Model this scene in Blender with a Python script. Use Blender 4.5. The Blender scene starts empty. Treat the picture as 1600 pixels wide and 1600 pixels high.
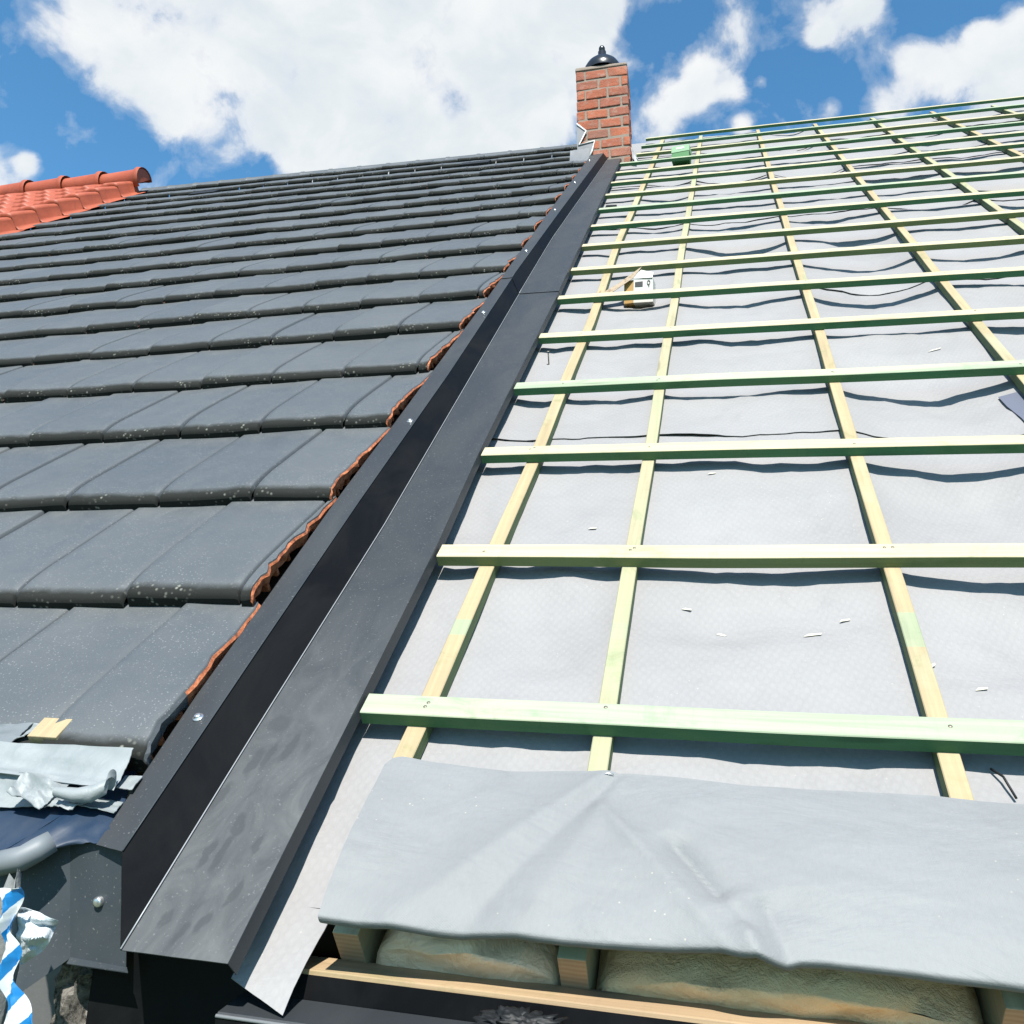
import bpy, bmesh, math, random
from mathutils import Vector, Matrix, noise

G = 0.48                       # metres per batten gauge
TH = math.radians(42.0)        # roof pitch
EAVE = 4.2                     # height of the eave above the ground
ST, CT = math.sin(TH), math.cos(TH)
RP = Matrix(((1, 0, 0), (0, CT, -ST), (0, ST, CT)))      # roof axes (across, up the slope, out) -> world
sc = bpy.context.scene
col = sc.collection
rnd = random.Random(7)


def W(u, v, n):
    return RP @ (Vector((u, v, n)) * G) + Vector((0, 0, EAVE))


# ------------------------------------------------------------------ camera
CU, CV, CN, FPX = 0.0, -2.1187, 1.9336, 1381.28
CAMLOC = W(CU, CV, CN)
RC = Matrix(((0.972142, -0.007207, -0.234282), (0.229774, 0.226759, 0.946459), (0.046304, -0.973924, 0.222098)))
cd = bpy.data.cameras.new("camera")
cam = bpy.data.objects.new("camera", cd)
col.objects.link(cam)
cam.matrix_world = Matrix.Translation(CAMLOC) @ (RC @ Matrix(((1, 0, 0), (0, -1, 0), (0, 0, -1)))).to_4x4()
cd.sensor_width = 36.0
cd.lens = 36.0 * FPX / 1600.0
cd.clip_start = 0.02
cd.clip_end = 5000
sc.camera = cam


def ray(px, py):
    return RC @ Vector(((px - 800) / FPX, (py - 800) / FPX, 1.0))


def onY(px, py, Y):            # a point of the place on an upright plane parallel to the eave
    d = ray(px, py)
    return CAMLOC + d * ((Y - CAMLOC.y) / d.y)


def onN(px, py, n):            # a point on a plane parallel to the roof, in roof units
    d = RP.transposed() @ ray(px, py)
    t = (n - CN) / d.z
    return (CU + t * d.x, CV + t * d.y)


# ------------------------------------------------------------------ materials
def mat(name, base=(0.5, 0.5, 0.5), rough=0.6, metallic=0.0, spec=0.5):
    m = bpy.data.materials.new(name)
    m.use_nodes = True
    b = m.node_tree.nodes["Principled BSDF"]
    b.inputs["Base Color"].default_value = (*base, 1)
    b.inputs["Roughness"].default_value = rough
    b.inputs["Metallic"].default_value = metallic
    b.inputs["Specular IOR Level"].default_value = spec
    return m


class NT:
    def __init__(s, m):
        s.t = m.node_tree
        s.b = s.t.nodes.get("Principled BSDF")

    def n(s, kind, **kw):
        x = s.t.nodes.new(kind)
        for k, v in kw.items():
            if k in x.inputs.keys():
                x.inputs[k].default_value = v
            else:
                setattr(x, k, v)
        return x

    def l(s, a, b):
        s.t.links.new(a, b)

    def noise(s, vec, scale, detail=4, rough=0.55, dist=0.0):
        x = s.n("ShaderNodeTexNoise", Scale=scale, Detail=detail, Roughness=rough, Distortion=dist)
        if vec is not None:
            s.l(vec, x.inputs["Vector"])
        return x.outputs["Fac"]

    def ramp(s, fac, stops, interp="LINEAR"):
        x = s.n("ShaderNodeValToRGB")
        x.color_ramp.interpolation = interp
        e = x.color_ramp.elements
        while len(e) < len(stops):
            e.new(0.5)
        for i, (p, c) in enumerate(stops):
            e[i].position = p
            e[i].color = (*c, 1) if len(c) == 3 else c
        s.l(fac, x.inputs[0])
        return x.outputs["Color"]

    def g(s, fac, a, b):
        return s.ramp(fac, [(a, (0, 0, 0)), (b, (1, 1, 1))])

    def mix(s, fac, a, b, mode="MIX"):
        x = s.n("ShaderNodeMix", data_type="RGBA", blend_type=mode)
        for sock, val in ((x.inputs[0], fac), (x.inputs[6], a), (x.inputs[7], b)):
            if isinstance(val, (int, float)):
                sock.default_value = val
            elif isinstance(val, tuple):
                sock.default_value = (*val, 1)
            else:
                s.l(val, sock)
        return x.outputs[2]

    def math(s, op, a, b=0.0, clamp=False):
        x = s.n("ShaderNodeMath", operation=op, use_clamp=clamp)
        for i, val in enumerate((a, b)):
            if isinstance(val, (int, float)):
                x.inputs[i].default_value = val
            else:
                s.l(val, x.inputs[i])
        return x.outputs[0]

    def coord(s, out="Object"):
        return s.n("ShaderNodeTexCoord").outputs[out]

    def scaled(s, vec, sx, sy, sz, off=None):
        x = s.n("ShaderNodeMapping")
        x.inputs["Scale"].default_value = (sx, sy, sz)
        s.l(vec, x.inputs["Vector"])
        if off is not None:
            s.l(off, x.inputs["Location"])
        return x.outputs[0]

    def bump(s, h, strength=0.3, dist=0.002, prev=None):
        x = s.n("ShaderNodeBump")
        x.inputs["Strength"].default_value = strength
        x.inputs["Distance"].default_value = dist
        s.l(h, x.inputs["Height"])
        if prev is not None:
            s.l(prev, x.inputs["Normal"])
        return x.outputs[0]

    def out(s, color=None, rough=None, normal=None):
        if color is not None:
            s.l(color, s.b.inputs["Base Color"])
        if rough is not None:
            s.l(rough, s.b.inputs["Roughness"])
        if normal is not None:
            s.l(normal, s.b.inputs["Normal"])


def wood(name, pale, tint, green_amt, along="X", dark=0.75):
    """planed, pressure treated softwood: long grain, uneven green tint"""
    m = mat(name, pale, 0.65, spec=0.25)
    t = NT(m)
    oi = t.n("ShaderNodeObjectInfo")
    off = t.n("ShaderNodeVectorMath", operation="SCALE")
    t.l(oi.outputs["Random"], off.inputs["Scale"])
    off.inputs[0].default_value = (37, 11, 23)
    c = t.n("ShaderNodeVectorMath", operation="ADD")
    t.l(t.coord(), c.inputs[0])
    t.l(off.outputs[0], c.inputs[1])
    c = c.outputs[0]
    L = {"X": (1, 0, 0), "Y": (0, 1, 0)}[along]
    s1 = [2.2 if L[i] else 55 for i in range(3)]
    s2 = [5 if L[i] else 190 for i in range(3)]
    sp = [1.1 if L[i] else 4.0 for i in range(3)]
    g1 = t.noise(t.scaled(c, *s1), 1.0, 5, 0.6, 0.6)
    g2 = t.noise(t.scaled(c, *s2), 1.0, 4, 0.6)
    pch = t.noise(t.scaled(c, *sp), 1.0, 4, 0.65, 0.5)
    colr = t.mix(t.g(g1, 0.38, 0.7), pale, tuple(x * dark for x in pale))
    colr = t.mix(t.math("MULTIPLY", t.g(g2, 0.45, 0.8), 0.35), colr, tuple(x * 0.62 for x in pale))
    colr = t.mix(t.g(pch, green_amt[0], green_amt[1]), colr, tint, "MIX")
    # knots
    v = t.n("ShaderNodeTexVoronoi", Scale=1.0)
    sk = [2.1 if L[i] else 17 for i in range(3)]
    t.l(t.scaled(c, *sk), v.inputs["Vector"])
    kn = t.g(v.outputs["Distance"], 0.14, 0.07)
    kn2 = t.ramp(v.outputs["Distance"], [(0.07, (1, 1, 1)), (0.13, (0, 0, 0))])
    colr = t.mix(t.math("MULTIPLY", kn2, 0.6), colr, tuple(x * 0.42 for x in pale))
    blot = t.noise(t.scaled(c, *[6 if L[i] else 9 for i in range(3)]), 1.0, 5, 0.7, 1.0)
    colr = t.mix(t.math("MULTIPLY", t.ramp(blot, [(0.55, (0, 0, 0)), (0.68, (1, 1, 1))]), 0.55), colr, tuple(x * y for x, y in zip(pale, (0.52, 0.68, 0.55))))
    saw = t.noise(t.scaled(c, *[130 if L[i] else 6 for i in range(3)]), 1.0, 2, 0.5)
    colr = t.mix(t.math("MULTIPLY", t.ramp(saw, [(0.55, (0, 0, 0)), (0.75, (1, 1, 1))]), 0.22), colr, tuple(x * 0.7 for x in pale))
    t.out(colr, None, t.bump(t.math("ADD", t.math("ADD", g2, t.math("MULTIPLY", g1, 0.6)), t.math("MULTIPLY", saw, 0.5)), 0.45, 0.0015))
    return m


CREAM = (0.70, 0.63, 0.43)
MINT = (0.42, 0.53, 0.36)
M = {}
M["wood_cream"] = wood("cream_wood", CREAM, (0.52, 0.56, 0.37), (0.50, 0.72))
M["wood_mint"] = wood("mint_wood", (0.45, 0.545, 0.395), (0.60, 0.61, 0.43), (0.50, 0.68))
M["wood_green"] = wood("green_dyed_shaded_wood", (0.075, 0.215, 0.115), (0.13, 0.22, 0.10), (0.42, 0.7))  # batten fronts: green dye, with their shade put into the darker colour
M["wood_olive"] = wood("olive_dyed_shaded_wood", (0.24, 0.27, 0.125), (0.12, 0.20, 0.09), (0.45, 0.7))  # batten fronts: olive dye, shade likewise put into the colour
M["counter_warm"] = wood("warm_yellow_wood", (0.62, 0.50, 0.31), (0.52, 0.54, 0.37), (0.52, 0.66), "Y")
M["counter_pale"] = wood("pale_greenish_wood", (0.60, 0.54, 0.36), (0.49, 0.52, 0.34), (0.46, 0.66), "Y")
M["counter_band"] = wood("green_marking_band_wood", (0.44, 0.52, 0.35), (0.54, 0.55, 0.37), (0.46, 0.66), "Y")
M["counter_side"] = wood("green_dyed_shaded_long_wood", (0.15, 0.20, 0.10), (0.09, 0.15, 0.08), (0.42, 0.7), "Y")  # counter batten sides: green dye with shade put into the colour
M["plank"] = wood("eave_plank_wood", (0.60, 0.43, 0.25), (0.52, 0.36, 0.22), (0.5, 0.75))
M["end_grain"] = mat("sawn_end_grain", (0.62, 0.42, 0.25), 0.75)
t = NT(M["end_grain"])
w = t.n("ShaderNodeTexWave", wave_type="RINGS", Scale=38.0, Distortion=1.6)
w.inputs["Detail"].default_value = 2
t.l(t.scaled(t.coord(), 1, 1, 1), w.inputs["Vector"])
t.out(t.mix(w.outputs["Fac"], (0.62, 0.43, 0.27), (0.53, 0.34, 0.19)))


def membrane_mat(name, base, dots=True):
    m = mat(name, base, 0.62, spec=0.3)
    t = NT(m)
    c = t.coord()
    big = t.noise(c, 2.3, 5, 0.6)
    fib = t.noise(t.scaled(c, 260, 90, 200), 1, 3, 0.6)
    colr = t.mix(t.g(big, 0.35, 0.7), tuple(x * 0.93 for x in base), tuple(min(1, x * 1.05) for x in base))
    colr = t.mix(t.math("MULTIPLY", t.g(fib, 0.4, 0.75), 0.2), colr, tuple(x * 0.75 for x in base))
    fine = t.noise(c, 900, 2, 0.5)
    cr = t.noise(t.scaled(c, 5, 9, 5), 1, 5, 0.55, 0.5)
    dst = t.n("ShaderNodeTexVoronoi", Scale=70.0)
    t.l(c, dst.inputs["Vector"])
    du_ = t.math("MULTIPLY", t.ramp(dst.outputs["Distance"], [(0.05, (1, 1, 1)), (0.11, (0, 0, 0))]), t.g(t.noise(c, 4, 4, 0.7), 0.5, 0.65))
    colr = t.mix(t.math("MULTIPLY", du_, 0.75), colr, (0.75, 0.70, 0.6))
    stn = t.noise(c, 9, 6, 0.7, 0.8)
    colr = t.mix(t.math("MULTIPLY", t.g(stn, 0.55, 0.75), 0.22), colr, tuple(x * 0.6 for x in base))
    if dots:
        rot = t.n("ShaderNodeMapping")
        rot.inputs["Rotation"].default_value = (0, 0, 0.6)
        rot.inputs["Scale"].default_value = (85, 60, 1)
        t.l(c, rot.inputs["Vector"])
        v = t.n("ShaderNodeTexVoronoi", Scale=1.0, Randomness=0.12)
        t.l(rot.outputs[0], v.inputs["Vector"])
        dd = t.g(v.outputs["Distance"], 0.25, 0.45)
        colr = t.mix(t.math("MULTIPLY", t.math("SUBTRACT", 1.0, dd), 0.09), colr, tuple(min(1, x * 1.35) for x in base))
        nb = t.bump(dd, 0.2, 0.0007)
        nb = t.bump(fine, 0.25, 0.0006, nb)
    else:
        rot = t.n("ShaderNodeMapping")
        rot.inputs["Rotation"].default_value = (0, 0, 0.5)
        rot.inputs["Scale"].default_value = (420, 420, 420)
        t.l(c, rot.inputs["Vector"])
        v = t.n("ShaderNodeTexVoronoi", Scale=1.0, Randomness=0.3)
        t.l(rot.outputs[0], v.inputs["Vector"])
        nb = t.bump(v.outputs["Distance"], 0.3, 0.0006)
        nb = t.bump(fine, 0.2, 0.0005, nb)
    t.out(colr, None, t.bump(cr, 0.6, 0.014, nb))
    return m


M["membrane"] = membrane_mat("grey_underlay_fleece", (0.385, 0.395, 0.412))
M["membrane_flap"] = membrane_mat("blue_grey_underlay_fleece", (0.36, 0.385, 0.405), False)


def dark_metal(name, base, rough, dust=0.35, speck=True):
    m = mat(name, base, rough, 0.0, 0.35)
    t = NT(m)
    c = t.coord()
    d = t.noise(t.scaled(c, 7, 3, 7), 1, 6, 0.62, 0.8)
    f = t.noise(c, 420, 2, 0.6)
    colr = t.mix(t.math("MULTIPLY", t.g(d, 0.42, 0.75), dust), base, (0.16, 0.16, 0.155))
    if speck:
        s = t.noise(c, 260, 2, 0.5)
        colr = t.mix(t.math("MULTIPLY", t.g(s, 0.66, 0.74), 0.6), colr, (0.27, 0.27, 0.26))
    r = t.ramp(d, [(0.3, (rough - 0.08,) * 3), (0.75, (rough + 0.15,) * 3)])
    t.out(colr, r, t.bump(f, 0.12, 0.0006))
    return m


M["flash"] = dark_metal("anthracite_coated_sheet", (0.052, 0.056, 0.060), 0.5, 0.10)
M["flash_clean"] = dark_metal("anthracite_coated_sheet_clean", (0.05, 0.055, 0.06), 0.42, 0.1, False)
M["black_metal"] = dark_metal("black_coated_shaded_sheet", (0.008, 0.009, 0.011), 0.52, 0.08, False)  # black coat, deepened so shade on upstand and gutter is in the colour
M["black_metal"].node_tree.nodes["Principled BSDF"].inputs["Specular IOR Level"].default_value = 0.1
M["corner_metal"] = dark_metal("slate_grey_sheet", (0.052, 0.066, 0.078), 0.5, 0.15)
M["navy_metal"] = dark_metal("navy_lining_sheet", (0.014, 0.034, 0.07), 0.42, 0.2, False)
M["edge_metal"] = mat("bare_sheet_edge", (0.26, 0.27, 0.28), 0.45, 0.3)
M["zinc"] = mat("zinc_plated_steel", (0.62, 0.62, 0.62), 0.3, 0.9)
M["lead"] = dark_metal("dented_lead_sheet", (0.20, 0.21, 0.23), 0.5, 0.3)
M["sealant"] = mat("white_sealant", (0.78, 0.78, 0.77), 0.5)
M["black_cowl"] = mat("black_cowl_paint", (0.012, 0.014, 0.018), 0.28)
M["scrap_white"] = mat("pale_underlay_scrap", (0.38, 0.42, 0.43), 0.55)
t = NT(M["scrap_white"])
d = t.noise(t.coord(), 14, 5, 0.6, 0.7)
t.out(t.mix(t.g(d, 0.4, 0.75), (0.33, 0.37, 0.38), (0.44, 0.475, 0.48)), None, t.bump(d, 0.6, 0.006))
M["scrap_grey"] = mat("grey_tube_scrap", (0.30, 0.335, 0.36), 0.55)
M["foil_white"] = mat("crumpled_white_film", (0.72, 0.78, 0.80), 0.65, 0, 0.25)
t = NT(M["foil_white"])
d = t.noise(t.coord(), 24, 5, 0.6, 1.0)
t.out(None, None, t.bump(d, 0.7, 0.008))

# glazed clay tile: dark engobe, dust flecks, dirt, painted-in shade and lichen along the nose
m = mat("dark_engobe_tile", (0.075, 0.085, 0.092), 0.5, 0, 0.38)
M["tile"] = m
t = NT(m)
c = t.coord()
uv = t.n("ShaderNodeUVMap", uv_map="UVMap").outputs[0]
sep = t.n("ShaderNodeSeparateXYZ")
t.l(uv, sep.inputs[0])
sv = sep.outputs[1]           # 0 nose .. 1 head
su = sep.outputs[0]           # per-tile random value
big = t.noise(c, 1.7, 5, 0.6)
mid = t.noise(c, 16, 4, 0.6, 0.5)
colr = t.mix(t.g(big, 0.35, 0.7), (0.115, 0.128, 0.138), (0.148, 0.160, 0.167))
colr = t.mix(t.math("MULTIPLY", su, 0.65), colr, (0.095, 0.11, 0.125))
fl = t.n("ShaderNodeTexVoronoi", Scale=150.0)
t.l(c, fl.inputs["Vector"])
fleck = t.math("MULTIPLY", t.ramp(fl.outputs["Distance"], [(0.10, (1, 1, 1)), (0.24, (0, 0, 0))]), t.g(t.noise(c, 9, 4, 0.7), 0.34, 0.58))
colr = t.mix(t.math("MULTIPLY", fleck, 0.85), colr, (0.33, 0.34, 0.335))
fl2 = t.noise(c, 520, 2, 0.5)
colr = t.mix(t.math("MULTIPLY", t.g(fl2, 0.58, 0.72), 0.4), colr, (0.24, 0.25, 0.255))
# dust line at the head
hd = t.math("MULTIPLY", t.g(sv, 0.80, 1.0), t.g(mid, 0.3, 0.7))
colr = t.mix(t.math("MULTIPLY", hd, 0.35), colr, (0.22, 0.215, 0.195))
# nose band: dirt plus the shade of its down-facing edge put into the colour
ns = t.math("ADD", sv, t.math("MULTIPLY", t.math("SUBTRACT", mid, 0.5), 0.05))
dirt_shade = t.ramp(ns, [(0.03, (1, 1, 1)), (0.075, (0, 0, 0))])
colr = t.mix(t.math("MULTIPLY", dirt_shade, 0.88), colr, (0.022, 0.023, 0.018))
lv = t.n("ShaderNodeTexVoronoi", Scale=80.0)
t.l(t.scaled(c, 1, 1, 1), lv.inputs["Vector"])
lich = t.math("MULTIPLY", t.ramp(lv.outputs["Distance"], [(0.10, (1, 1, 1)), (0.34, (0, 0, 0))]),
              t.math("MULTIPLY", t.ramp(ns, [(0.03, (1, 1, 1)), (0.11, (0, 0, 0))]), t.g(t.noise(c, 11, 4, 0.75), 0.50, 0.62)))
colr = t.mix(t.math("MULTIPLY", lich, 0.9), colr, (0.40, 0.40, 0.34))
rg = t.math("ADD", t.ramp(mid, [(0.3, (0.44,) * 3), (0.7, (0.62,) * 3)]), t.math("MULTIPLY", dirt_shade, 0.3), True)
t.l(t.math("SUBTRACT", 0.38, t.math("MULTIPLY", dirt_shade, 0.28)), t.b.inputs["Specular IOR Level"])
t.out(colr, rg, t.bump(t.math("ADD", fl2, t.math("MULTIPLY", mid, 1.5)), 0.18, 0.001))

M["terracotta"] = mat("broken_terracotta", (0.45, 0.135, 0.055), 0.85)
t = NT(M["terracotta"])
d = t.noise(t.coord(), 60, 5, 0.65)
t.out(t.ramp(d, [(0.3, (0.16, 0.05, 0.025)), (0.48, (0.44, 0.13, 0.05)), (0.62, (0.60, 0.20, 0.085)), (0.75, (0.62, 0.36, 0.22))]), None, t.bump(d, 0.9, 0.005))
M["tile_under"] = mat("dark_tile_underside", (0.09, 0.045, 0.03), 0.9)
M["orange_tile"] = mat("orange_clay_tile", (0.55, 0.165, 0.075), 0.6)
t = NT(M["orange_tile"])
d = t.noise(t.coord(), 3.5, 5, 0.6)
d2 = t.noise(t.coord(), 40, 3, 0.6)
d3 = t.noise(t.coord(), 9, 6, 0.72, 0.8)
oc = t.mix(t.math("ADD", t.math("MULTIPLY", d, 0.7), t.math("MULTIPLY", d2, 0.3)), (0.70, 0.235, 0.115), (0.42, 0.10, 0.045))
oc = t.mix(t.math("MULTIPLY", t.g(d3, 0.5, 0.72), 0.5), oc, (0.26, 0.09, 0.05))
t.out(oc, None, t.bump(d3, 0.4, 0.01))

M["brick"] = mat("red_brick", (0.42, 0.14, 0.07), 0.85)
t = NT(M["brick"])
uvr = t.n("ShaderNodeUVMap", uv_map="UVMap").outputs[0]
sep = t.n("ShaderNodeSeparateXYZ")
t.l(uvr, sep.inputs[0])
d = t.noise(t.coord(), 22, 5, 0.65)
d3 = t.noise(t.coord(), 120, 3, 0.6)
base = t.ramp(sep.outputs[0], [(0.0, (0.34, 0.13, 0.075)), (0.35, (0.44, 0.135, 0.055)), (0.7, (0.50, 0.17, 0.075)), (1.0, (0.36, 0.175, 0.115))])
base = t.mix(t.g(d, 0.50, 0.72), base, (0.42, 0.30, 0.235))
base = t.mix(t.math("MULTIPLY", t.g(d3, 0.55, 0.7), 0.4), base, (0.16, 0.06, 0.04))
soot = t.noise(t.scaled(t.coord(), 3, 3, 6), 1, 5, 0.7, 0.6)
base = t.mix(t.math("MULTIPLY", t.g(soot, 0.45, 0.7), 0.55), base, (0.15, 0.085, 0.065))
t.out(base, None, t.bump(t.math("ADD", d3, d), 0.8, 0.006))
M["mortar"] = mat("pale_mortar", (0.42, 0.385, 0.34), 0.95)
t = NT(M["mortar"])
d = t.noise(t.coord(), 45, 5, 0.7)
t.out(t.mix(d, (0.31, 0.28, 0.25), (0.52, 0.48, 0.43)), None, t.bump(d, 0.8, 0.006))
M["rough_render"] = mat("crumbling_mortar", (0.25, 0.23, 0.20), 0.95)
t = NT(M["rough_render"])
d = t.noise(t.coord(), 55, 6, 0.75, 1.0)
t.out(t.ramp(d, [(0.38, (0.03, 0.028, 0.025)), (0.5, (0.26, 0.235, 0.20)), (0.7, (0.50, 0.47, 0.42))]), None, t.bump(d, 1.0, 0.012))
M["wall_render"] = mat("grey_wall_render", (0.10, 0.10, 0.10), 0.9)
t = NT(M["wall_render"])
d = t.noise(t.coord(), 6, 6, 0.7)
t.out(t.mix(d, (0.05, 0.05, 0.05), (0.10, 0.10, 0.098)), None, t.bump(d, 0.3, 0.01))
M["stone"] = mat("grey_stone", (0.24, 0.25, 0.25), 0.9)
t = NT(M["stone"])
d = t.noise(t.coord(), 40, 5, 0.7)
t.out(t.mix(d, (0.12, 0.13, 0.13), (0.34, 0.35, 0.34)), None, t.bump(d, 0.6, 0.006))
M["insul"] = mat("brownish_mineral_wool", (0.42, 0.36, 0.24), 0.9)
t = NT(M["insul"])
d = t.noise(t.coord(), 26, 7, 0.72, 0.3)
t.out(t.mix(d, (0.74, 0.40, 0.16), (1.0, 0.78, 0.47)), None, t.bump(d, 0.8, 0.02))
M["insul_film"] = mat("film_wrapped_wool", (0.36, 0.34, 0.28), 0.35)
t = NT(M["insul_film"])
d = t.noise(t.coord(), 13, 5, 0.6, 0.5)
t.out(t.mix(d, (0.42, 0.24, 0.12), (0.95, 0.74, 0.52)), None, t.bump(d, 0.8, 0.02))
M["tape_white"] = mat("striped_barrier_tape", (0.74, 0.79, 0.80), 0.4)
t = NT(M["tape_white"])
sp_ = t.n("ShaderNodeSeparateXYZ")
t.l(t.n("ShaderNodeUVMap", uv_map="UVMap").outputs[0], sp_.inputs[0])
st_ = t.math("FRACT", t.math("ADD", t.math("MULTIPLY", sp_.outputs[1], 5.2), t.math("MULTIPLY", sp_.outputs[0], 0.55)))
t.out(t.mix(t.math("GREATER_THAN", st_, 0.52), (0.74, 0.79, 0.80), (0.01, 0.22, 0.56)))
M["tape_blue"] = mat("blue_barrier_tape", (0.01, 0.20, 0.52), 0.4)
M["card_brown"] = mat("printed_cardboard", (0.40, 0.30, 0.20), 0.85)
t = NT(M["card_brown"])
d = t.noise(t.coord(), 60, 4, 0.6)
t.out(t.mix(t.g(d, 0.5, 0.62), (0.46, 0.36, 0.25), (0.30, 0.21, 0.13)))
M["card_raw"] = mat("raw_cardboard", (0.33, 0.20, 0.07), 0.9)
M["card_white"] = mat("white_cardboard", (0.72, 0.71, 0.66), 0.75)
M["ink"] = mat("black_ink", (0.015, 0.015, 0.015), 0.6)
M["green_carton"] = mat("green_carton", (0.06, 0.25, 0.07), 0.6)
M["green_lid"] = mat("pale_green_carton", (0.30, 0.52, 0.30), 0.6)
M["label_white"] = mat("white_label", (0.75, 0.78, 0.75), 0.6)
M["splinter"] = mat("pale_wood_splinter", (0.75, 0.70, 0.58), 0.8)
M["nail"] = mat("grey_nail_steel", (0.17, 0.15, 0.12), 0.5, 0.6)
M["dark_patch"] = mat("slate_patch", (0.085, 0.095, 0.13), 0.6)
M["black_plastic"] = mat("black_plastic_film", (0.010, 0.011, 0.012), 0.55, 0, 0.25)
M["pvc_grey"] = mat("grey_pvc", (0.12, 0.135, 0.145), 0.5)
t = NT(M["pvc_grey"])
d = t.noise(t.coord(), 30, 5, 0.7)
t.out(t.mix(d, (0.06, 0.07, 0.075), (0.2, 0.215, 0.225)))
M["moss"] = mat("yellow_green_moss", (0.25, 0.27, 0.05), 0.95)
M["grass"] = mat("lawn", (0.055, 0.09, 0.03), 0.95)
t = NT(M["grass"])
d = t.noise(t.coord(), 0.7, 6, 0.7)
t.out(t.mix(d, (0.035, 0.06, 0.02), (0.10, 0.12, 0.045)))


def level(names, k):
    """bring a finished material to its measured reflectance"""
    for nm in names:
        t = NT(M[nm])
        bc = t.b.inputs["Base Color"]
        kk = k if isinstance(k, tuple) else (k, k, k)
        if bc.links:
            src = bc.links[0].from_socket
            t.l(t.mix(1.0, src, kk, "MULTIPLY"), bc)
        else:
            c = bc.default_value
            bc.default_value = (c[0] * kk[0], c[1] * kk[1], c[2] * kk[2], 1)


level(["wood_cream", "wood_mint"], (0.64, 0.62, 0.60))
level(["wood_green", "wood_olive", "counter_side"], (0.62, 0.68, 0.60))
level(["counter_warm", "counter_pale", "counter_band"], (0.56, 0.55, 0.53))
level(["membrane"], (0.58, 0.553, 0.53))
level(["membrane_flap"], (0.49, 0.475, 0.46))
level(["tile"], (0.54, 0.545, 0.55))
level(["flash", "flash_clean"], (0.48, 0.50, 0.52))
level(["black_metal"], 0.35)
level(["corner_metal"], 0.55)
level(["navy_metal"], 0.7)
level(["orange_tile"], (0.50, 0.33, 0.27))
level(["terracotta"], 0.75)
level(["brick"], (0.62, 0.50, 0.48))
level(["mortar"], (0.46, 0.41, 0.37))
level(["scrap_white"], 0.52)
level(["scrap_grey"], 0.42)
level(["foil_white", "tape_white", "tape_blue", "card_white", "card_brown", "lead", "sealant", "splinter", "label_white", "green_carton", "green_lid"], 0.62)
level(["plank", "end_grain", "rough_render", "stone"], 0.62)

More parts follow.
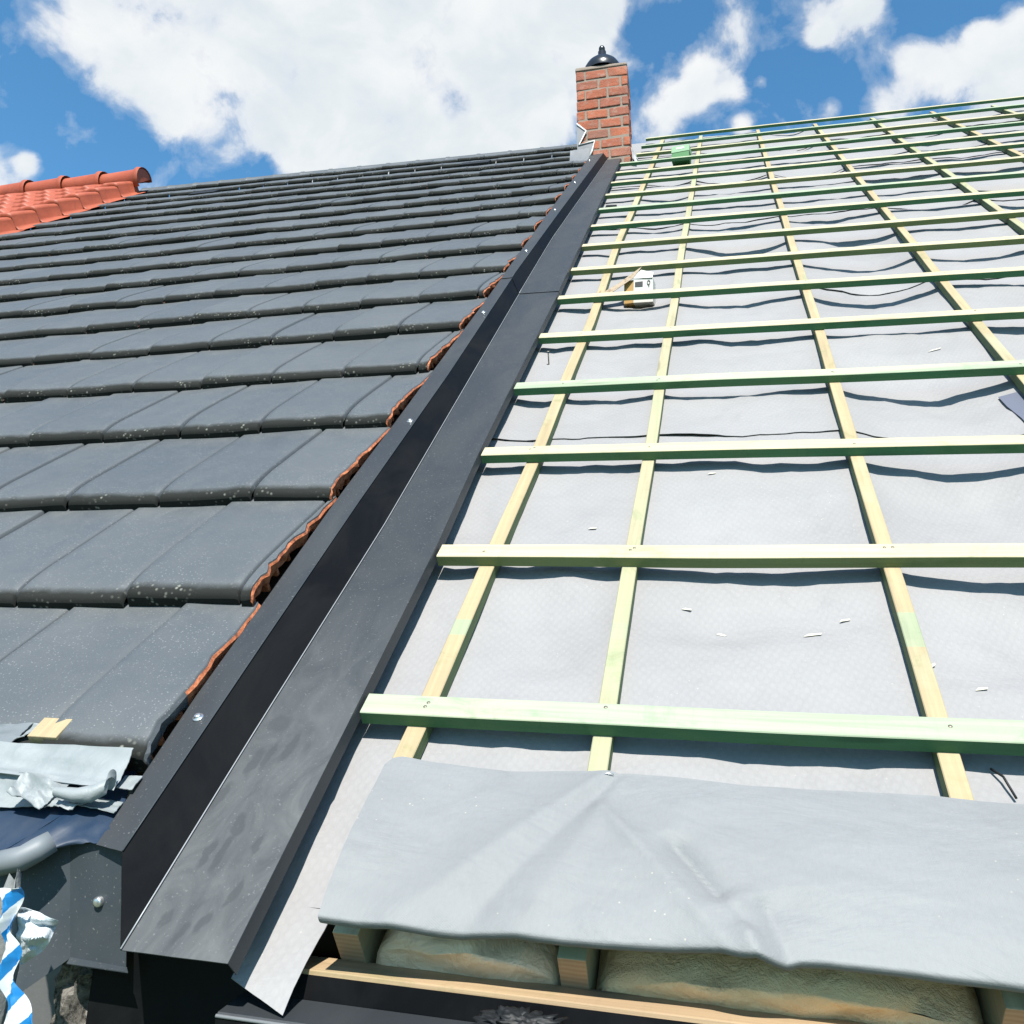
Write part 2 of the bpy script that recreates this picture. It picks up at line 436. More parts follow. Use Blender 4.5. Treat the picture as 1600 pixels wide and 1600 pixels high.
# ------------------------------------------------------------------ mesh helpers
class MB:
    def __init__(s):
        s.v, s.f, s.m, s.uv = [], [], [], []
        s.smooth = []

    def add(s, verts, faces, mi=0, smooth=False, uv=None):
        k = len(s.v)
        s.v += [tuple(x) for x in verts]
        s.uv += (uv if uv is not None else [(0.5, 0.5)] * len(verts))
        for f in faces:
            s.f.append([i + k for i in f])
            s.m.append(mi)
            s.smooth.append(smooth)

    def box(s, a, b, mi=0, bevel=0.0, mats=None, val=None, jit=0.0):
        bm = bmesh.new()
        bmesh.ops.create_cube(bm, size=1)
        for x in bm.verts:
            x.co = Vector([(a[i] + b[i]) / 2 + x.co[i] * (b[i] - a[i]) + (rnd.uniform(-jit, jit) if jit else 0) for i in range(3)])
        if bevel:
            bmesh.ops.bevel(bm, geom=bm.edges[:], offset=bevel, segments=2, affect="EDGES", profile=0.6)
        bm.normal_update()
        bm.verts.index_update()
        k = len(s.v)
        s.v += [tuple(x.co) for x in bm.verts]
        vv = rnd.random() if val is None else val
        s.uv += [(vv, 0.5)] * len(bm.verts)
        for f in bm.faces:
            s.f.append([q.index + k for q in f.verts])
            i = mi
            if mats:
                nn = f.normal
                ax = max(range(3), key=lambda q: abs(nn[q]))
                i = mats.get(("+" if nn[ax] > 0 else "-") + "xyz"[ax], mi)
            s.m.append(i)
            s.smooth.append(False)
        bm.free()

    def grid(s, P, mi=0, smooth=True, uv=None):
        nu, nv = len(P), len(P[0])
        vs = [P[i][j] for i in range(nu) for j in range(nv)]
        fs = [(i * nv + j, (i + 1) * nv + j, (i + 1) * nv + j + 1, i * nv + j + 1) for i in range(nu - 1) for j in range(nv - 1)]
        s.add(vs, fs, mi, smooth, uv)

    def tube(s, pts, r, seg=8, mi=0, cap=True):
        pts = [Vector(p) for p in pts]
        rs = r if isinstance(r, (list, tuple)) else [r] * len(pts)
        rings = []
        for i, p in enumerate(pts):
            d = (pts[min(i + 1, len(pts) - 1)] - pts[max(i - 1, 0)]).normalized()
            a = Vector((0, 0, 1)) if abs(d.z) < 0.9 else Vector((1, 0, 0))
            x = d.cross(a).normalized()
            y = x.cross(d).normalized()
            rings.append([p + (x * math.cos(q) + y * math.sin(q)) * rs[i] for q in [2 * math.pi * k / seg for k in range(seg)]])
        vs = [q for ring in rings for q in ring]
        fs = [(i * seg + k, i * seg + (k + 1) % seg, (i + 1) * seg + (k + 1) % seg, (i + 1) * seg + k) for i in range(len(pts) - 1) for k in range(seg)]
        if cap:
            fs += [tuple(range(seg))[::-1], tuple((len(pts) - 1) * seg + k for k in range(seg))]
        s.add(vs, fs, mi, True)

    def lathe(s, prof, c, seg=32, mi=0):
        vs = [(c[0] + r * math.cos(2 * math.pi * k / seg), c[1] + r * math.sin(2 * math.pi * k / seg), c[2] + z) for r, z in prof for k in range(seg)]
        fs = [(i * seg + k, i * seg + (k + 1) % seg, (i + 1) * seg + (k + 1) % seg, (i + 1) * seg + k) for i in range(len(prof) - 1) for k in range(seg)]
        s.add(vs, fs, mi, True)

    def build(s, name, mats, parent=None, loc=None, rot=None, solid=0.0, offset=-1, local=True):
        me = bpy.data.meshes.new(name)
        me.from_pydata(s.v, [], s.f)
        for x in (mats if isinstance(mats, (list, tuple)) else [mats]):
            me.materials.append(x)
        me.polygons.foreach_set("material_index", s.m)
        me.polygons.foreach_set("use_smooth", s.smooth)
        ul = me.uv_layers.new(name="UVMap")
        dat = []
        for l in me.loops:
            dat += s.uv[l.vertex_index]
        ul.data.foreach_set("uv", dat)
        me.update()
        o = bpy.data.objects.new(name, me)
        col.objects.link(o)
        if parent is not None:
            o.parent = parent
        if loc is not None:
            mw = Matrix.Translation(loc)
            if rot is not None:
                mw = mw @ rot.to_4x4()
            o.matrix_basis = mw
        if solid:
            md = o.modifiers.new("thickness", "SOLIDIFY")
            md.thickness = solid
            md.offset = offset
            es = o.modifiers.new("crisp_rim", "EDGE_SPLIT")
            es.split_angle = math.radians(50)
        return o


def tag(o, label, cat, group=None, kind=None):
    o["label"] = label
    if cat:
        o["category"] = cat
    if group:
        o["group"] = group
    if kind:
        o["kind"] = kind
    return o


def empty(name, loc, rot=None):
    o = bpy.data.objects.new(name, None)
    o.empty_display_size = 0.1
    col.objects.link(o)
    o.matrix_basis = Matrix.Translation(loc) @ (rot.to_4x4() if rot is not None else Matrix())
    return o


def roofpt(p, org):            # roof units -> metres relative to an origin in roof units, on the roof axes
    return ((p[0] - org[0]) * G, (p[1] - org[1]) * G, (p[2] - org[2]) * G)


def fbm(x, y, z=0.0, o=4):
    return noise.fractal(Vector((x, y, z)), 1.0, 2.0, o)


def lerp(a, b, t):
    return a + (b - a) * t


def interp(x, pts):
    if x <= pts[0][0]:
        (x0, y0), (x1, y1) = pts[0], pts[1]
    elif x >= pts[-1][0]:
        (x0, y0), (x1, y1) = pts[-2], pts[-1]
    else:
        for (x0, y0), (x1, y1) in zip(pts, pts[1:]):
            if x0 <= x <= x1:
                break
    return y0 + (y1 - y0) * (x - x0) / (x1 - x0)


# ------------------------------------------------------------------ world: daylight sky with cumulus
SUN = (RP @ Vector((0.10, 0.075, 1.0))).normalized()
world = bpy.data.worlds.new("World")
sc.world = world
world.use_nodes = True
wt = NT(world)
for x in list(world.node_tree.nodes):
    world.node_tree.nodes.remove(x)
outw = wt.n("ShaderNodeOutputWorld")
sky = wt.n("ShaderNodeTexSky", sky_type="NISHITA", sun_disc=False)
sky.sun_elevation = math.asin(SUN.z)
sky.sun_rotation = math.atan2(SUN.x, SUN.y)
sky.altitude = 200
sky.air_density = 1.0
sky.dust_density = 0.6
sky.ozone_density = 1.2
gen = wt.n("ShaderNodeTexCoord").outputs["Generated"]
CLOUDS = [(-45.8, 36.3, 2.4), (-42.9, 35.3, 2.6), (-39.6, 34.6, 2.9), (-36.9, 37.9, 4.5), (-35.5, 34.8, 3.4), (-31.2, 34.6, 3.5), (-30.5, 38.7, 5.7), (-26.7, 34.5, 3.1), (-23.9, 38.3, 5.9), (-20.3, 35.1, 4.0), (-16.4, 39.0, 5.6), (-12.9, 36.7, 4.0), (-12.2, 41.1, 3.8), (-9.1, 42.5, 1.7), (-15.9, 44.7, 6.5), (-34.8, 42.8, 6.2), (-25.7, 44.4, 7.0), (-44.4, 38.6, 1.8), (-47.2, 27.5, 1.9), (-46.2, 28.8, 0.8), (-4.9, 36.7, 2.1), (-3.1, 38.3, 1.9), (-1.7, 39.5, 1.0), (-1.0, 37.8, 1.6), (1.0, 38.0, 1.0), (2.8, 38.2, 0.6), (1.4, 36.1, 0.8), (8.1, 40.6, 1.9), (6.8, 39.8, 1.0), (9.8, 41.0, 1.4), (12.6, 38.0, 1.2), (15.5, 37.1, 2.1), (17.6, 35.8, 2.7), (13.5, 36.1, 1.9), (19.5, 36.8, 2.0), (10.9, 35.8, 1.3), (7.4, 36.1, 0.8), (16.7, 38.3, 0.8), (20.6, 35.0, 3.5), (-30.1, 33.2, 2.1), (-24.3, 33.0, 1.7), (-16.9, 33.9, 2.1),
          (60, 30, 14), (95, 45, 12), (-100, 40, 15), (-140, 25, 14), (140, 35, 13), (170, 50, 10)]
wn = wt.n("ShaderNodeTexNoise", Scale=16.0, Detail=9.0, Roughness=0.58, Distortion=0.25)
wt.l(gen, wn.inputs["Vector"])
wn2 = wt.n("ShaderNodeTexNoise", Scale=7.0, Detail=4.0, Roughness=0.5, Distortion=0.2)
wt.l(gen, wn2.inputs["Vector"])
acc = None
for az, el, r in CLOUDS:
    a, e = math.radians(az), math.radians(el)
    dv = wt.n("ShaderNodeVectorMath", operation="DISTANCE")
    wt.l(gen, dv.inputs[0])
    dv.inputs[1].default_value = (math.sin(a) * math.cos(e), math.cos(a) * math.cos(e), math.sin(e))
    mr = wt.n("ShaderNodeMapRange", interpolation_type="SMOOTHSTEP")
    rr = math.radians(r) * 1.35
    mr.inputs["From Min"].default_value = 0.0
    mr.inputs["From Max"].default_value = rr
    mr.inputs["To Min"].default_value = 1.0
    mr.inputs["To Max"].default_value = 0.0
    wt.l(dv.outputs["Value"], mr.inputs["Value"])
    acc = mr.outputs[0] if acc is None else wt.math("ADD", acc, mr.outputs[0])
dens = wt.math("MINIMUM", wt.math("MULTIPLY", acc, 0.85), 1.15)
dens = wt.math("ADD", dens, wt.math("MULTIPLY", wt.math("SUBTRACT", wn.outputs["Fac"], 0.5), 3.0))
dens = wt.math("ADD", dens, wt.math("MULTIPLY", wt.math("SUBTRACT", wn2.outputs["Fac"], 0.5), 1.3))
cover = wt.ramp(dens, [(0.10, (0, 0, 0)), (0.40, (0.20, 0.20, 0.20)), (0.72, (0.72, 0.72, 0.72)), (1.0, (1, 1, 1))])
wn3 = wt.n("ShaderNodeTexNoise", Scale=10.0, Detail=6.0, Roughness=0.55, Distortion=0.3)
wt.l(wt.scaled(gen, 1, 1, 1.4), wn3.inputs["Vector"])
thick = wt.math("MULTIPLY", wt.g(dens, 0.7, 1.0), 0.45)
gfac = wt.math("ADD", thick, wt.math("MULTIPLY", wt.math("SUBTRACT", wn3.outputs["Fac"], 0.5), 1.5), True)
cloudcol = wt.ramp(gfac, [(0.0, (1.0, 1.0, 0.99)), (0.42, (0.86, 0.90, 0.925)), (1.0, (0.60, 0.71, 0.78))])
cloudsc = wt.n("ShaderNodeVectorMath", operation="SCALE")
wt.l(cloudcol, cloudsc.inputs[0])
cloudsc.inputs["Scale"].default_value = 5.9
skyc = wt.mix(1.0, sky.outputs[0], (0.60, 1.12, 1.28), "MULTIPLY")
mixc = wt.mix(cover, skyc, cloudsc.outputs[0])
bg = wt.n("ShaderNodeBackground", Strength=0.085)
wt.l(mixc, bg.inputs["Color"])
wt.l(bg.outputs[0], outw.inputs["Surface"])

sl = bpy.data.lights.new("sun", "SUN")
sl.energy = 5.0
sl.angle = math.radians(0.53)
sl.color = (1.0, 0.965, 0.9)
so = bpy.data.objects.new("sun", sl)
col.objects.link(so)
so.location = (0, -10, 30)
so.rotation_euler = SUN.to_track_quat("Z", "Y").to_euler()

sc.view_settings.view_transform = "Standard"
sc.view_settings.look = "None"
sc.view_settings.gamma = 1.0
sc.view_settings.exposure = 1.0

# ------------------------------------------------------------------ ground
b = MB()
b.add([(-900, -900, 0), (900, -900, 0), (900, 900, 0), (-900, 900, 0)], [(0, 1, 2, 3)])
g_ = b.build("ground", M["grass"])
g_["kind"] = "structure"

# ------------------------------------------------------------------ lines of the step flashing (roof units)
TL = [(-0.93, -1.512), (-0.2, -1.53), (1.25, -1.552), (4.9, -1.69), (7.4, -1.775), (13.25, -1.83)]
TR = [(-0.955, -1.205), (0.0, -1.222), (1.05, -1.24), (2.1, -1.285), (5.0, -1.35), (8.3, -1.455), (13.25, -1.61)]
AN = 0.10
FA = [(-0.703, -1.624), (0.174, -1.654), (1.323, -1.688), (3.056, -1.721), (5.58, -1.805), (8.346, -1.85), (12.74, -1.905), (13.4, -1.91)]
FL = [(-0.686, -1.724), (-0.062, -1.767), (0.487, -1.785), (1.391, -1.82), (2.289, -1.835), (4.688, -1.885), (9.915, -2.032), (13.632, -2.118)]


# ------------------------------------------------------------------ left roof: interlocking flat clay tiles
def hn(v):
    return 0.088 - 0.0052 * v


def rowv(k, u):
    a = 0.4788 + 0.8893 * k + 0.005 * k * k - 0.0004 * k ** 3
    if k < 0:
        a = 0.4788 + 0.86 * k
    s = interp(k, [(-1, 0.03), (0, 0.037), (2, 0.067), (4, 0.08), (6, 0.097), (7, 0.103), (8, 0.102), (10, 0.08), (12, 0.05), (14, 0.022), (16, -0.006), (18, -0.035)])
    return a + s * (u + 2)


def uleft(v):                  # where the neighbour's orange verge covers the dark tiles
    return -12.0


roof = empty("tiled_roof", W(-2, 0, 0), RP)
tag(roof, "dark grey roof of flat interlocking clay tiles left of the metal flashing", "roof")
ORG = (-2, 0, 0)
tb = MB()
TW = 0.513
NROW = 18
JO = [-1.877, -1.747, -1.623, -1.97, -1.885, -2.0, -1.75, -1.93, -1.70, -1.86, -2.02, -1.79, -1.68, -1.95, -1.83, -1.74, -1.9, -1.8, -1.9]
SS = [0.0, 0.004, 0.012, 0.026, 0.055, 0.10, 0.13, 0.16, 0.20, 0.24, 0.29, 0.34, 0.40, 0.46, 0.53, 0.6, 0.7, 0.8, 0.9, 1.0, 1.06]
PN = [0.026, 0.036, 0.046, 0.055, 0.062, 0.066, 0.067, 0.067, 0.066, 0.064, 0.061, 0.057, 0.052, 0.047, 0.041, 0.035, 0.026, 0.017, 0.008, 0.0, -0.005]
for k in range(-1, NROW):
    j0 = JO[k + 1] if k >= 0 else -1.62
    j0 = JO[k] if k >= 0 else -1.62
    i = -2
    while True:
        uR = j0 - i * TW
        uL = uR - TW
        i += 1
        if uR < -12.1:
            break
        vm = rowv(k, (uL + uR) / 2)
        cut0 = interp(rowv(k, -1.9), FL) - 0.035
        cut1 = interp(rowv(k + 1, -1.9), FL) - 0.022
        if k == -1:
            cut0 += 0.024
        if uL > min(cut0, cut1) - 0.03:
            continue
        seed = rnd.random()
        dv = rnd.uniform(-0.012, 0.012)
        dn = rnd.uniform(-0.006, 0.006)
        tl = rnd.uniform(-0.012, 0.012)
        US = [0.0, 0.012, 0.03, 0.1, 0.35, 0.65, 0.9, 0.975, 0.992, 1.0]
        UD = [-0.026, -0.003, 0.004, 0.004, 0.001, 0.0, 0.001, 0.0, -0.006, -0.028]
        clipped = uR > max(cut0, cut1)
        P, UV = [], []
        for a, x in enumerate(US):
            rowp = []
            for s_, pn in zip(SS, PN):
                cutv = lerp(cut0, cut1, s_)
                ur = min(uR, cutv + 0.026 * fbm(k * 3.1, s_ * 9.0) if uR > cutv else uR)
                u = uL + 0.004 + (ur - uL - 0.013) * x
                v = rowv(k, u) * (1 - s_) + rowv(k + 1, u) * s_ + dv
                wob = 0.006 * fbm(u * 1.3, v * 1.3, 2.0, 2)
                n = hn(v) + pn + UD[a] * (0.3 if clipped and a > 6 else 1.0) + dn + tl * (x - 0.5) + wob
                rowp.append(roofpt((u, v, n), ORG))
                UV.append((seed, s_))
            P.append(rowp)
        tb.grid(P, 0, True, UV)
        # nose face down to the underside
        bot = [roofpt((ORG[0] + q[0][0] / G, ORG[1] + q[0][1] / G + 0.006, ORG[2] + q[0][2] / G - 0.062), ORG) for q in P]
        vs = [q[0] for q in P] + bot
        nn = len(P)
        tb.add(vs, [(a, nn + a, nn + a + 1, a + 1) for a in range(nn - 1)], 0, False, [(seed, 0.0)] * len(vs))
        if clipped:            # ragged raw clay along the cut
            top = P[-1]
            lowr = []
            for q_i, q in enumerate(top):
                th = 0.045 + 0.055 * abs(fbm(k * 7.3, q_i * 1.7)) + (0.02 if q_i < 4 else 0)
                lowr.append((q[0] - 0.004, q[1], q[2] - th * G))
            lip = [(q[0] + 0.002 + 0.004 * abs(fbm(k * 2.3, j_ * 1.9)), q[1] + 0.003 * fbm(k * 5.3, j_ * 2.7), q[2] - 0.005 - 0.003 * fbm(k, j_ * 3.1)) for j_, q in enumerate(top)]
            mid_ = [(lerp(q[0], w_[0], 0.5) + 0.006 * fbm(k * 4.1, j_ * 2.3), q[1] + 0.004 * fbm(k * 1.3, j_ * 3.7), lerp(q[2], w_[2], 0.55)) for j_, (q, w_) in enumerate(zip(lip, lowr))]
            m_ = len(top)
            rows_c = [top, lip, mid_, lowr]
            tb.add([q for r_ in rows_c for q in r_], [(g * m_ + a, g * m_ + a + 1, (g + 1) * m_ + a + 1, (g + 1) * m_ + a) for g in range(3) for a in range(m_ - 1)], 1, False)
            if k == -1:        # the lowest cut tile shows its glazed flank below, raw clay only higher up
                for g in range(3):
                    for a in range(11):
                        tb.m[len(tb.m) - 3 * (m_ - 1) + g * (m_ - 1) + a] = 0
            # ribs of the hollow underside seen in the cut
            for a in range(4, m_ - 5, 3):
                q = lowr[a]
                tb.box((q[0] - 0.05, q[1] - 0.004, q[2] - 0.016), (q[0] - 0.002, q[1] + 0.004, q[2] + 0.003), 1)
tf = tb.build("tile_covering", [M["tile"], M["terracotta"]], roof)
# boarding below the tiles so that no light comes through
b = MB()
b.add([roofpt(p, ORG) for p in ((-12.3, -0.3, -0.09), (-1.75, -0.3, -0.09), (-2.1, 15.3, -0.13), (-12.3, 15.3, -0.13))], [(0, 1, 2, 3)])
b.build("boarding", M["tile_under"], roof)
# ridge: flat capped ridge tiles in one row
b = MB()
u = -12.0
while u < -2.35:
    u1 = min(u + 0.62, -2.32)
    P = []
    vc0 = 15.26 - 0.032 * (u + 2) + 0.1
    vc1 = 15.26 - 0.032 * (u1 + 2) + 0.1
    for x, bump_ in ((0.0, 0.018), (0.08, 0.014), (0.1, 0.0), (1.0, 0.0)):
        row = []
        for a in range(13):
            q = math.radians(-25 + a * 230 / 12)
            rr = 0.16 + bump_
            uu = lerp(u, u1 + 0.01, x)
            vc = lerp(vc0, vc1, x)
            row.append(roofpt((uu, vc - math.cos(q) * rr, 0.0 + math.sin(q) * rr * 0.55), ORG))
        P.append(row)
    b.grid(P, 0, True)
    u = u1
b.build("ridge_tile", M["tile"], roof)
# dark vent slots near the ridge
for px, py in ((318, 302), (742, 256)):
    uu, vv = onN(px, py, 0.06)
    b = MB()
    b.box(roofpt((uu - 0.27, vv - 0.1, 0.03), ORG), roofpt((uu + 0.27, vv + 0.16, 0.085), ORG), 0, 0.004)
    b.build("roof_vent", M["black_plastic"], roof)

# ------------------------------------------------------------------ neighbour's orange pantile roof
UO = -11.75                    # its verge
orf = empty("pantile_roof", W(UO, 0, 0), RP)
tag(orf, "bright orange pantile roof of the neighbouring house at the far left", "roof")
OORG = (UO, 0, 0)
NB = 0.22                      # height of its pan above the dark roof
VR = 15.1
b = MB()
uend = UO - 9.0
gau, pw = 0.62, 0.47
rows_ = 26
us = []
x = UO - 0.25
while x > uend:
    us.append(x)
    x -= pw / 10
for r in range(rows_):
    v0 = VR - (r + 1) * gau
    P = []
    for x in us:
        ph = ((UO - 0.25 - x) / pw) % 1.0
        prof = 0.085 * (math.sin(ph * 2 * math.pi) * 0.6 + 0.4 * math.sin(4 * math.pi * ph + 0.6)) * 0.55
        rowp = []
        sl_ = 0.11 * (UO - x) * 0.0
        for s_, up in ((0, 0.0), (0.015, 0.055), (0.1, 0.075), (0.5, 0.05), (1.03, 0.0)):
            rowp.append(roofpt((x, v0 + s_ * gau + sl_, NB + 0.05 + prof + up), OORG))
        P.append(rowp)
    b.grid(P, 0, True)
b.build("pantile_covering", M["orange_tile"], orf)
# verge tiles: one by one, stepping down the edge
for r in range(rows_):
    v0 = VR - (r + 1) * gau
    b = MB()
    prof = [(-0.33, 0.05), (-0.27, 0.075), (-0.18, 0.095), (-0.08, 0.09), (-0.02, 0.07), (0.0, 0.03), (0.005, -0.13), (0.05, -0.14), (0.16, -0.15)]
    P = []
    for a, (du, dn) in enumerate(prof):
        P.append([roofpt((UO + du * (1.0 if q else 1.0), v0 + s_ * gau, NB + dn * (1 if a > 6 else 1.0) + up * (1 if a < 7 else 0.2)), OORG)
                  for q, (s_, up) in enumerate(((0, 0.0), (0.0, 0.05), (0.06, 0.065), (0.5, 0.04), (1.05, -0.005)))])
    b.grid(P, 0, True)
    o = b.build("verge_tile", M["orange_tile"], orf)
# ridge tiles, humped
u = UO + 0.12
while u > uend:
    b = MB()
    P = []
    for x, rr in ((0.0, 0.25), (0.1, 0.265), (0.16, 0.225), (0.8, 0.2), (1.06, 0.195)):
        P.append([roofpt((u - x * 0.92, VR + 0.16 - math.cos(math.radians(-20 + a * 220 / 12)) * rr,
                          NB + 0.07 + math.sin(math.radians(-20 + a * 220 / 12)) * rr), OORG) for a in range(13)])
    b.grid(P, 0, True)
    b.build("ridge_tile", M["orange_tile"], orf)
    u -= 0.92
b = MB()                       # closed end of the ridge
P = [roofpt((UO + 0.10, VR + 0.16 - math.cos(math.radians(a * 180 / 10)) * 0.235, NB + 0.04 + math.sin(math.radians(a * 180 / 10)) * 0.255), OORG) for a in range(11)]
b.add(P, [tuple(range(11))], 0)
b.build("ridge_end_cap", M["orange_tile"], orf)

# ------------------------------------------------------------------ rafters
RU = [-1.0, -0.385, 0.63, 1.62, 2.58, 3.57, 4.55, 5.55, 6.5]
RLAB = ["sawn rafter end under the loose underlay flap, nearest the metal flashing", "sawn rafter end between the film wrapped wool and the brown wool", "sawn rafter end at the bottom right corner under the flap"]
for i, u in enumerate(RU[:4]):
    uu = [-1.0, -0.385, 0.645, 1.62][i]
    org = (uu, -0.735, -0.115)
    b = MB()
    b.box((-0.037 * G, 0, -0.24 * G), (0.037 * G, 0.55 * G, 0), 1, 0.0015, {"-y": 0})
    o = b.build("rafter", [M["end_grain"], M["counter_pale"]], None, W(*org), RP)
    tag(o, RLAB[i] if i < 3 else "rafter outside the picture to the right of the other rafter ends", "rafter", "rafters with their sawn ends at the eave")
    if i == 3:
        bpy.data.objects.remove(o)

# ------------------------------------------------------------------ underlay strips
def sag(u, v):
    pos = [(-1.30)] + RU + [7.5]
    for a, c in zip(pos, pos[1:]):
        if a <= u <= c:
            t_ = (u - a) / (c - a)
            wd = c - a
            amp = 0.012 + 0.17 * max(0.0, fbm(a * 3.7, v * 1.1, 5.0, 2) + 0.12)
            sk = t_ ** (2 ** (1.1 * fbm(a * 5.1, v * 0.8, 11.0, 2)))
            base = math.sin(math.pi * sk) ** 0.85 * min(amp, 0.12) * min(1, wd)
            wr = 0.022 * fbm(u * 3.4 + v * 0.8, v * 2.6, 1.0, 4) * math.sin(math.pi * t_) ** 0.7
            dg = 0.010 * math.sin(7 * (u * 0.8 + v) + 3 * fbm(u, v, 9.0, 2)) * math.sin(math.pi * t_) * max(0, fbm(u * 0.7, v * 0.6, 4.0, 2) + 0.2)
            return -base + wr + dg
    return 0.0


STRIPS = [(-0.62, 2.62), (2.47, 5.55), (5.40, 8.45), (8.3, 11.35), (11.2, 14.2), (14.05, 16.25)]
SLAB = ["lowest strip of grey roof underlay, its corner tongue hanging below the flashing", "second grey underlay strip from the eave, with a wavy lap edge above the third batten",
        "third grey underlay strip from the eave, behind the cardboard box", "fourth grey underlay strip from the eave, above the cardboard box",
        "fifth grey underlay strip from the eave, behind the green carton", "topmost narrow grey underlay strip just below the ridge"]
for i, (v0, v1) in enumerate(STRIPS):
    org = (-1.3, v0, -0.11)
    b = MB()

    def memp(u, v, lift=0.0):
        n = -0.109 + sag(u, v) + lift
        # lower edge of the upper strip waves free of the one below
        if i > 0:
            e = v - v0
            n += (0.004 + 0.018 * max(0, fbm(u * 1.7, i * 3.0, 7.0, 3) + 0.15)) * max(0, 1 - e / 0.25)
        if i < len(STRIPS) - 1:
            n -= 0.008 * max(0, 1 - (v1 - v) / 0.3)
        return (u, v, n)
    uend_ = 7.4
    du = 0.045 if i < 2 else 0.07
    dv = 0.035 if i < 2 else 0.06
    nu_, nv_ = int((uend_ + 1.02) / du), max(4, int((v1 - v0) / dv))

    def low(u):
        return v0 + (0.035 * fbm(u * 0.9, i * 5.0, 3.0, 3) if i else 0)
    P = [[roofpt(memp(u, lerp(low(u), v1, jj / nv_)), org) for jj in range(nv_ + 1)] for u in [-1.03 + (uend_ + 1.03) * a / nu_ for a in range(nu_ + 1)]]
    b.grid(P, 0, True)
    # the part beside the flashing, running under it
    if i == 0:
        P = []
        for a in range(9):
            u = lerp(-1.0725, -1.03, a / 8)
        n2 = int((v1 + 0.99) / 0.035)
        for a in range(8):
            f = a / 7
            rowp = []
            for jj in range(n2 + 1):
                tt = jj / n2
                lowv = lerp(-0.90, -0.97, f)
                v = lerp(lowv, v1, tt)
                ur = -1.03 - 0.045 * max(0, min(1, (-0.15 - v) / 0.75)) if v < -0.15 else -1.03
                uleft_ = -1.40 if v > -0.25 else -1.249
                uleft_ = lerp(-1.40, -1.25, min(1, max(0, (-0.25 - v) / 0.12)))
                u = lerp(uleft_, ur, f)
                x = memp(u, v)
                rowp.append(roofpt((x[0], x[1], x[2] + (0.01 if v < -0.3 else 0)), org))
            P.append(rowp)
        b.grid(P, 0, True)
    else:
        P = [[roofpt(memp(u, lerp(low(u), v1, jj / nv_)), org) for jj in range(nv_ + 1)] for u in [lerp(interp(v0, TL) + 0.02, -1.03, a / 6) for a in range(7)]]
        b.grid(P, 0, True)
    o = b.build("underlay_strip", M["membrane"], None, W(*org), RP, solid=0.0012)
    tag(o, SLAB[i], "roof underlay", "strips of grey roof underlay")

# ------------------------------------------------------------------ counter battens
CLAB = ["yellow counter batten nearest the flashing, close beside the second one", "pale greenish counter batten, second from the flashing", "yellow counter batten, third from the flashing, its green left side showing",
        "counter batten fourth from the flashing, leaving the right edge halfway up", "counter batten fifth from the flashing", "counter batten sixth from the flashing",
        "counter batten seventh from the flashing", "counter batten eighth from the flashing", "counter batten at the far upper right, ninth from the flashing"]
for i, u in enumerate(RU):
    org = (u, -0.30, -0.104)
    v_end = 15.95
    w_ = 0.031 if i else 0.034
    b = MB()
    # gentle bow along the length
    segs = 160
    for (a, c, mi) in (("top", None, 0),):
        P = []
    prof = [(-w_, 0.0), (-w_, 0.051), (-w_ + 0.003, 0.054), (w_ - 0.003, 0.054), (w_, 0.051), (w_, 0.0)]
    PP = []
    for s_ in range(segs + 1):
        v = lerp(org[1], v_end, s_ / segs)
        off = 0.012 * fbm(u * 5, v * 0.35, 8.0, 2)
        if i == 0:
            off += interp(v, [(-0.3, -0.02), (0, -0.012), (2, 0.0), (4.5, 0.0), (7.1, -0.06), (13, -0.08)])
        PP.append([roofpt((u + off + du_, v, org[2] + dn_), org) for du_, dn_ in prof])
    k = len(b.v)
    vs = [q for r_ in PP for q in r_]
    m_ = len(prof)
    b.add(vs, [(s_ * m_ + a, s_ * m_ + a + 1, (s_ + 1) * m_ + a + 1, (s_ + 1) * m_ + a) for s_ in range(segs) for a in (1, 2, 3)], 0)
    b.add(vs, [(s_ * m_ + a, s_ * m_ + a + 1, (s_ + 1) * m_ + a + 1, (s_ + 1) * m_ + a) for s_ in range(segs) for a in (0, 4)], 1)
    for fi, f in enumerate(b.f):
        vv = org[1] + b.v[f[0]][1] / G
        if b.m[fi] == 0 and i < 3 and 0.47 + 0.02 * i < vv < 0.585 + 0.02 * i:
            b.m[fi] = 2
    b.add(PP[0], [tuple(range(m_))[::-1]], 1)
    b.add(PP[-1], [tuple(range(m_))], 1)
    o = b.build("counter_batten", [M["counter_pale"] if i in (1, 4, 6) else M["counter_warm"], M["counter_side"], M["counter_band"]], None, W(*org), RP)
    tag(o, CLAB[i], "counter batten", "counter battens running up the slope")

# ------------------------------------------------------------------ battens
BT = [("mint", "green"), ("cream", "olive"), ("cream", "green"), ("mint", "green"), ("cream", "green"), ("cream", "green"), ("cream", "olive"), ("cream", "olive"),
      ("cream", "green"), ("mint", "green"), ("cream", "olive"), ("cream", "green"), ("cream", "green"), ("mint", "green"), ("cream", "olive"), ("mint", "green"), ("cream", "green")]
BLAB = ["wide-looking mint green batten, lowest one, just above the loose flap", "cream topped batten with olive front face, second up from the flap", "cream topped batten with green front face, third up from the flap",
        "mint topped batten with dark green front, fourth up from the flap", "cream and green batten directly below the cardboard box's batten", "batten on which the white cardboard box sits",
        "olive fronted batten just behind the top of the cardboard box", "olive fronted batten second up behind the cardboard box", "green fronted batten third up behind the cardboard box",
        "batten tenth up from the flap, green all over", "batten eleventh up from the flap, olive fronted", "batten twelfth up from the flap, green fronted",
        "batten just below the green carton, thirteenth from the flap", "batten on which the green carton stands", "batten right of the chimney foot, olive fronted, third from the ridge", "batten second from the ridge right of the chimney",
        "topmost batten along the ridge line, against the sky"]
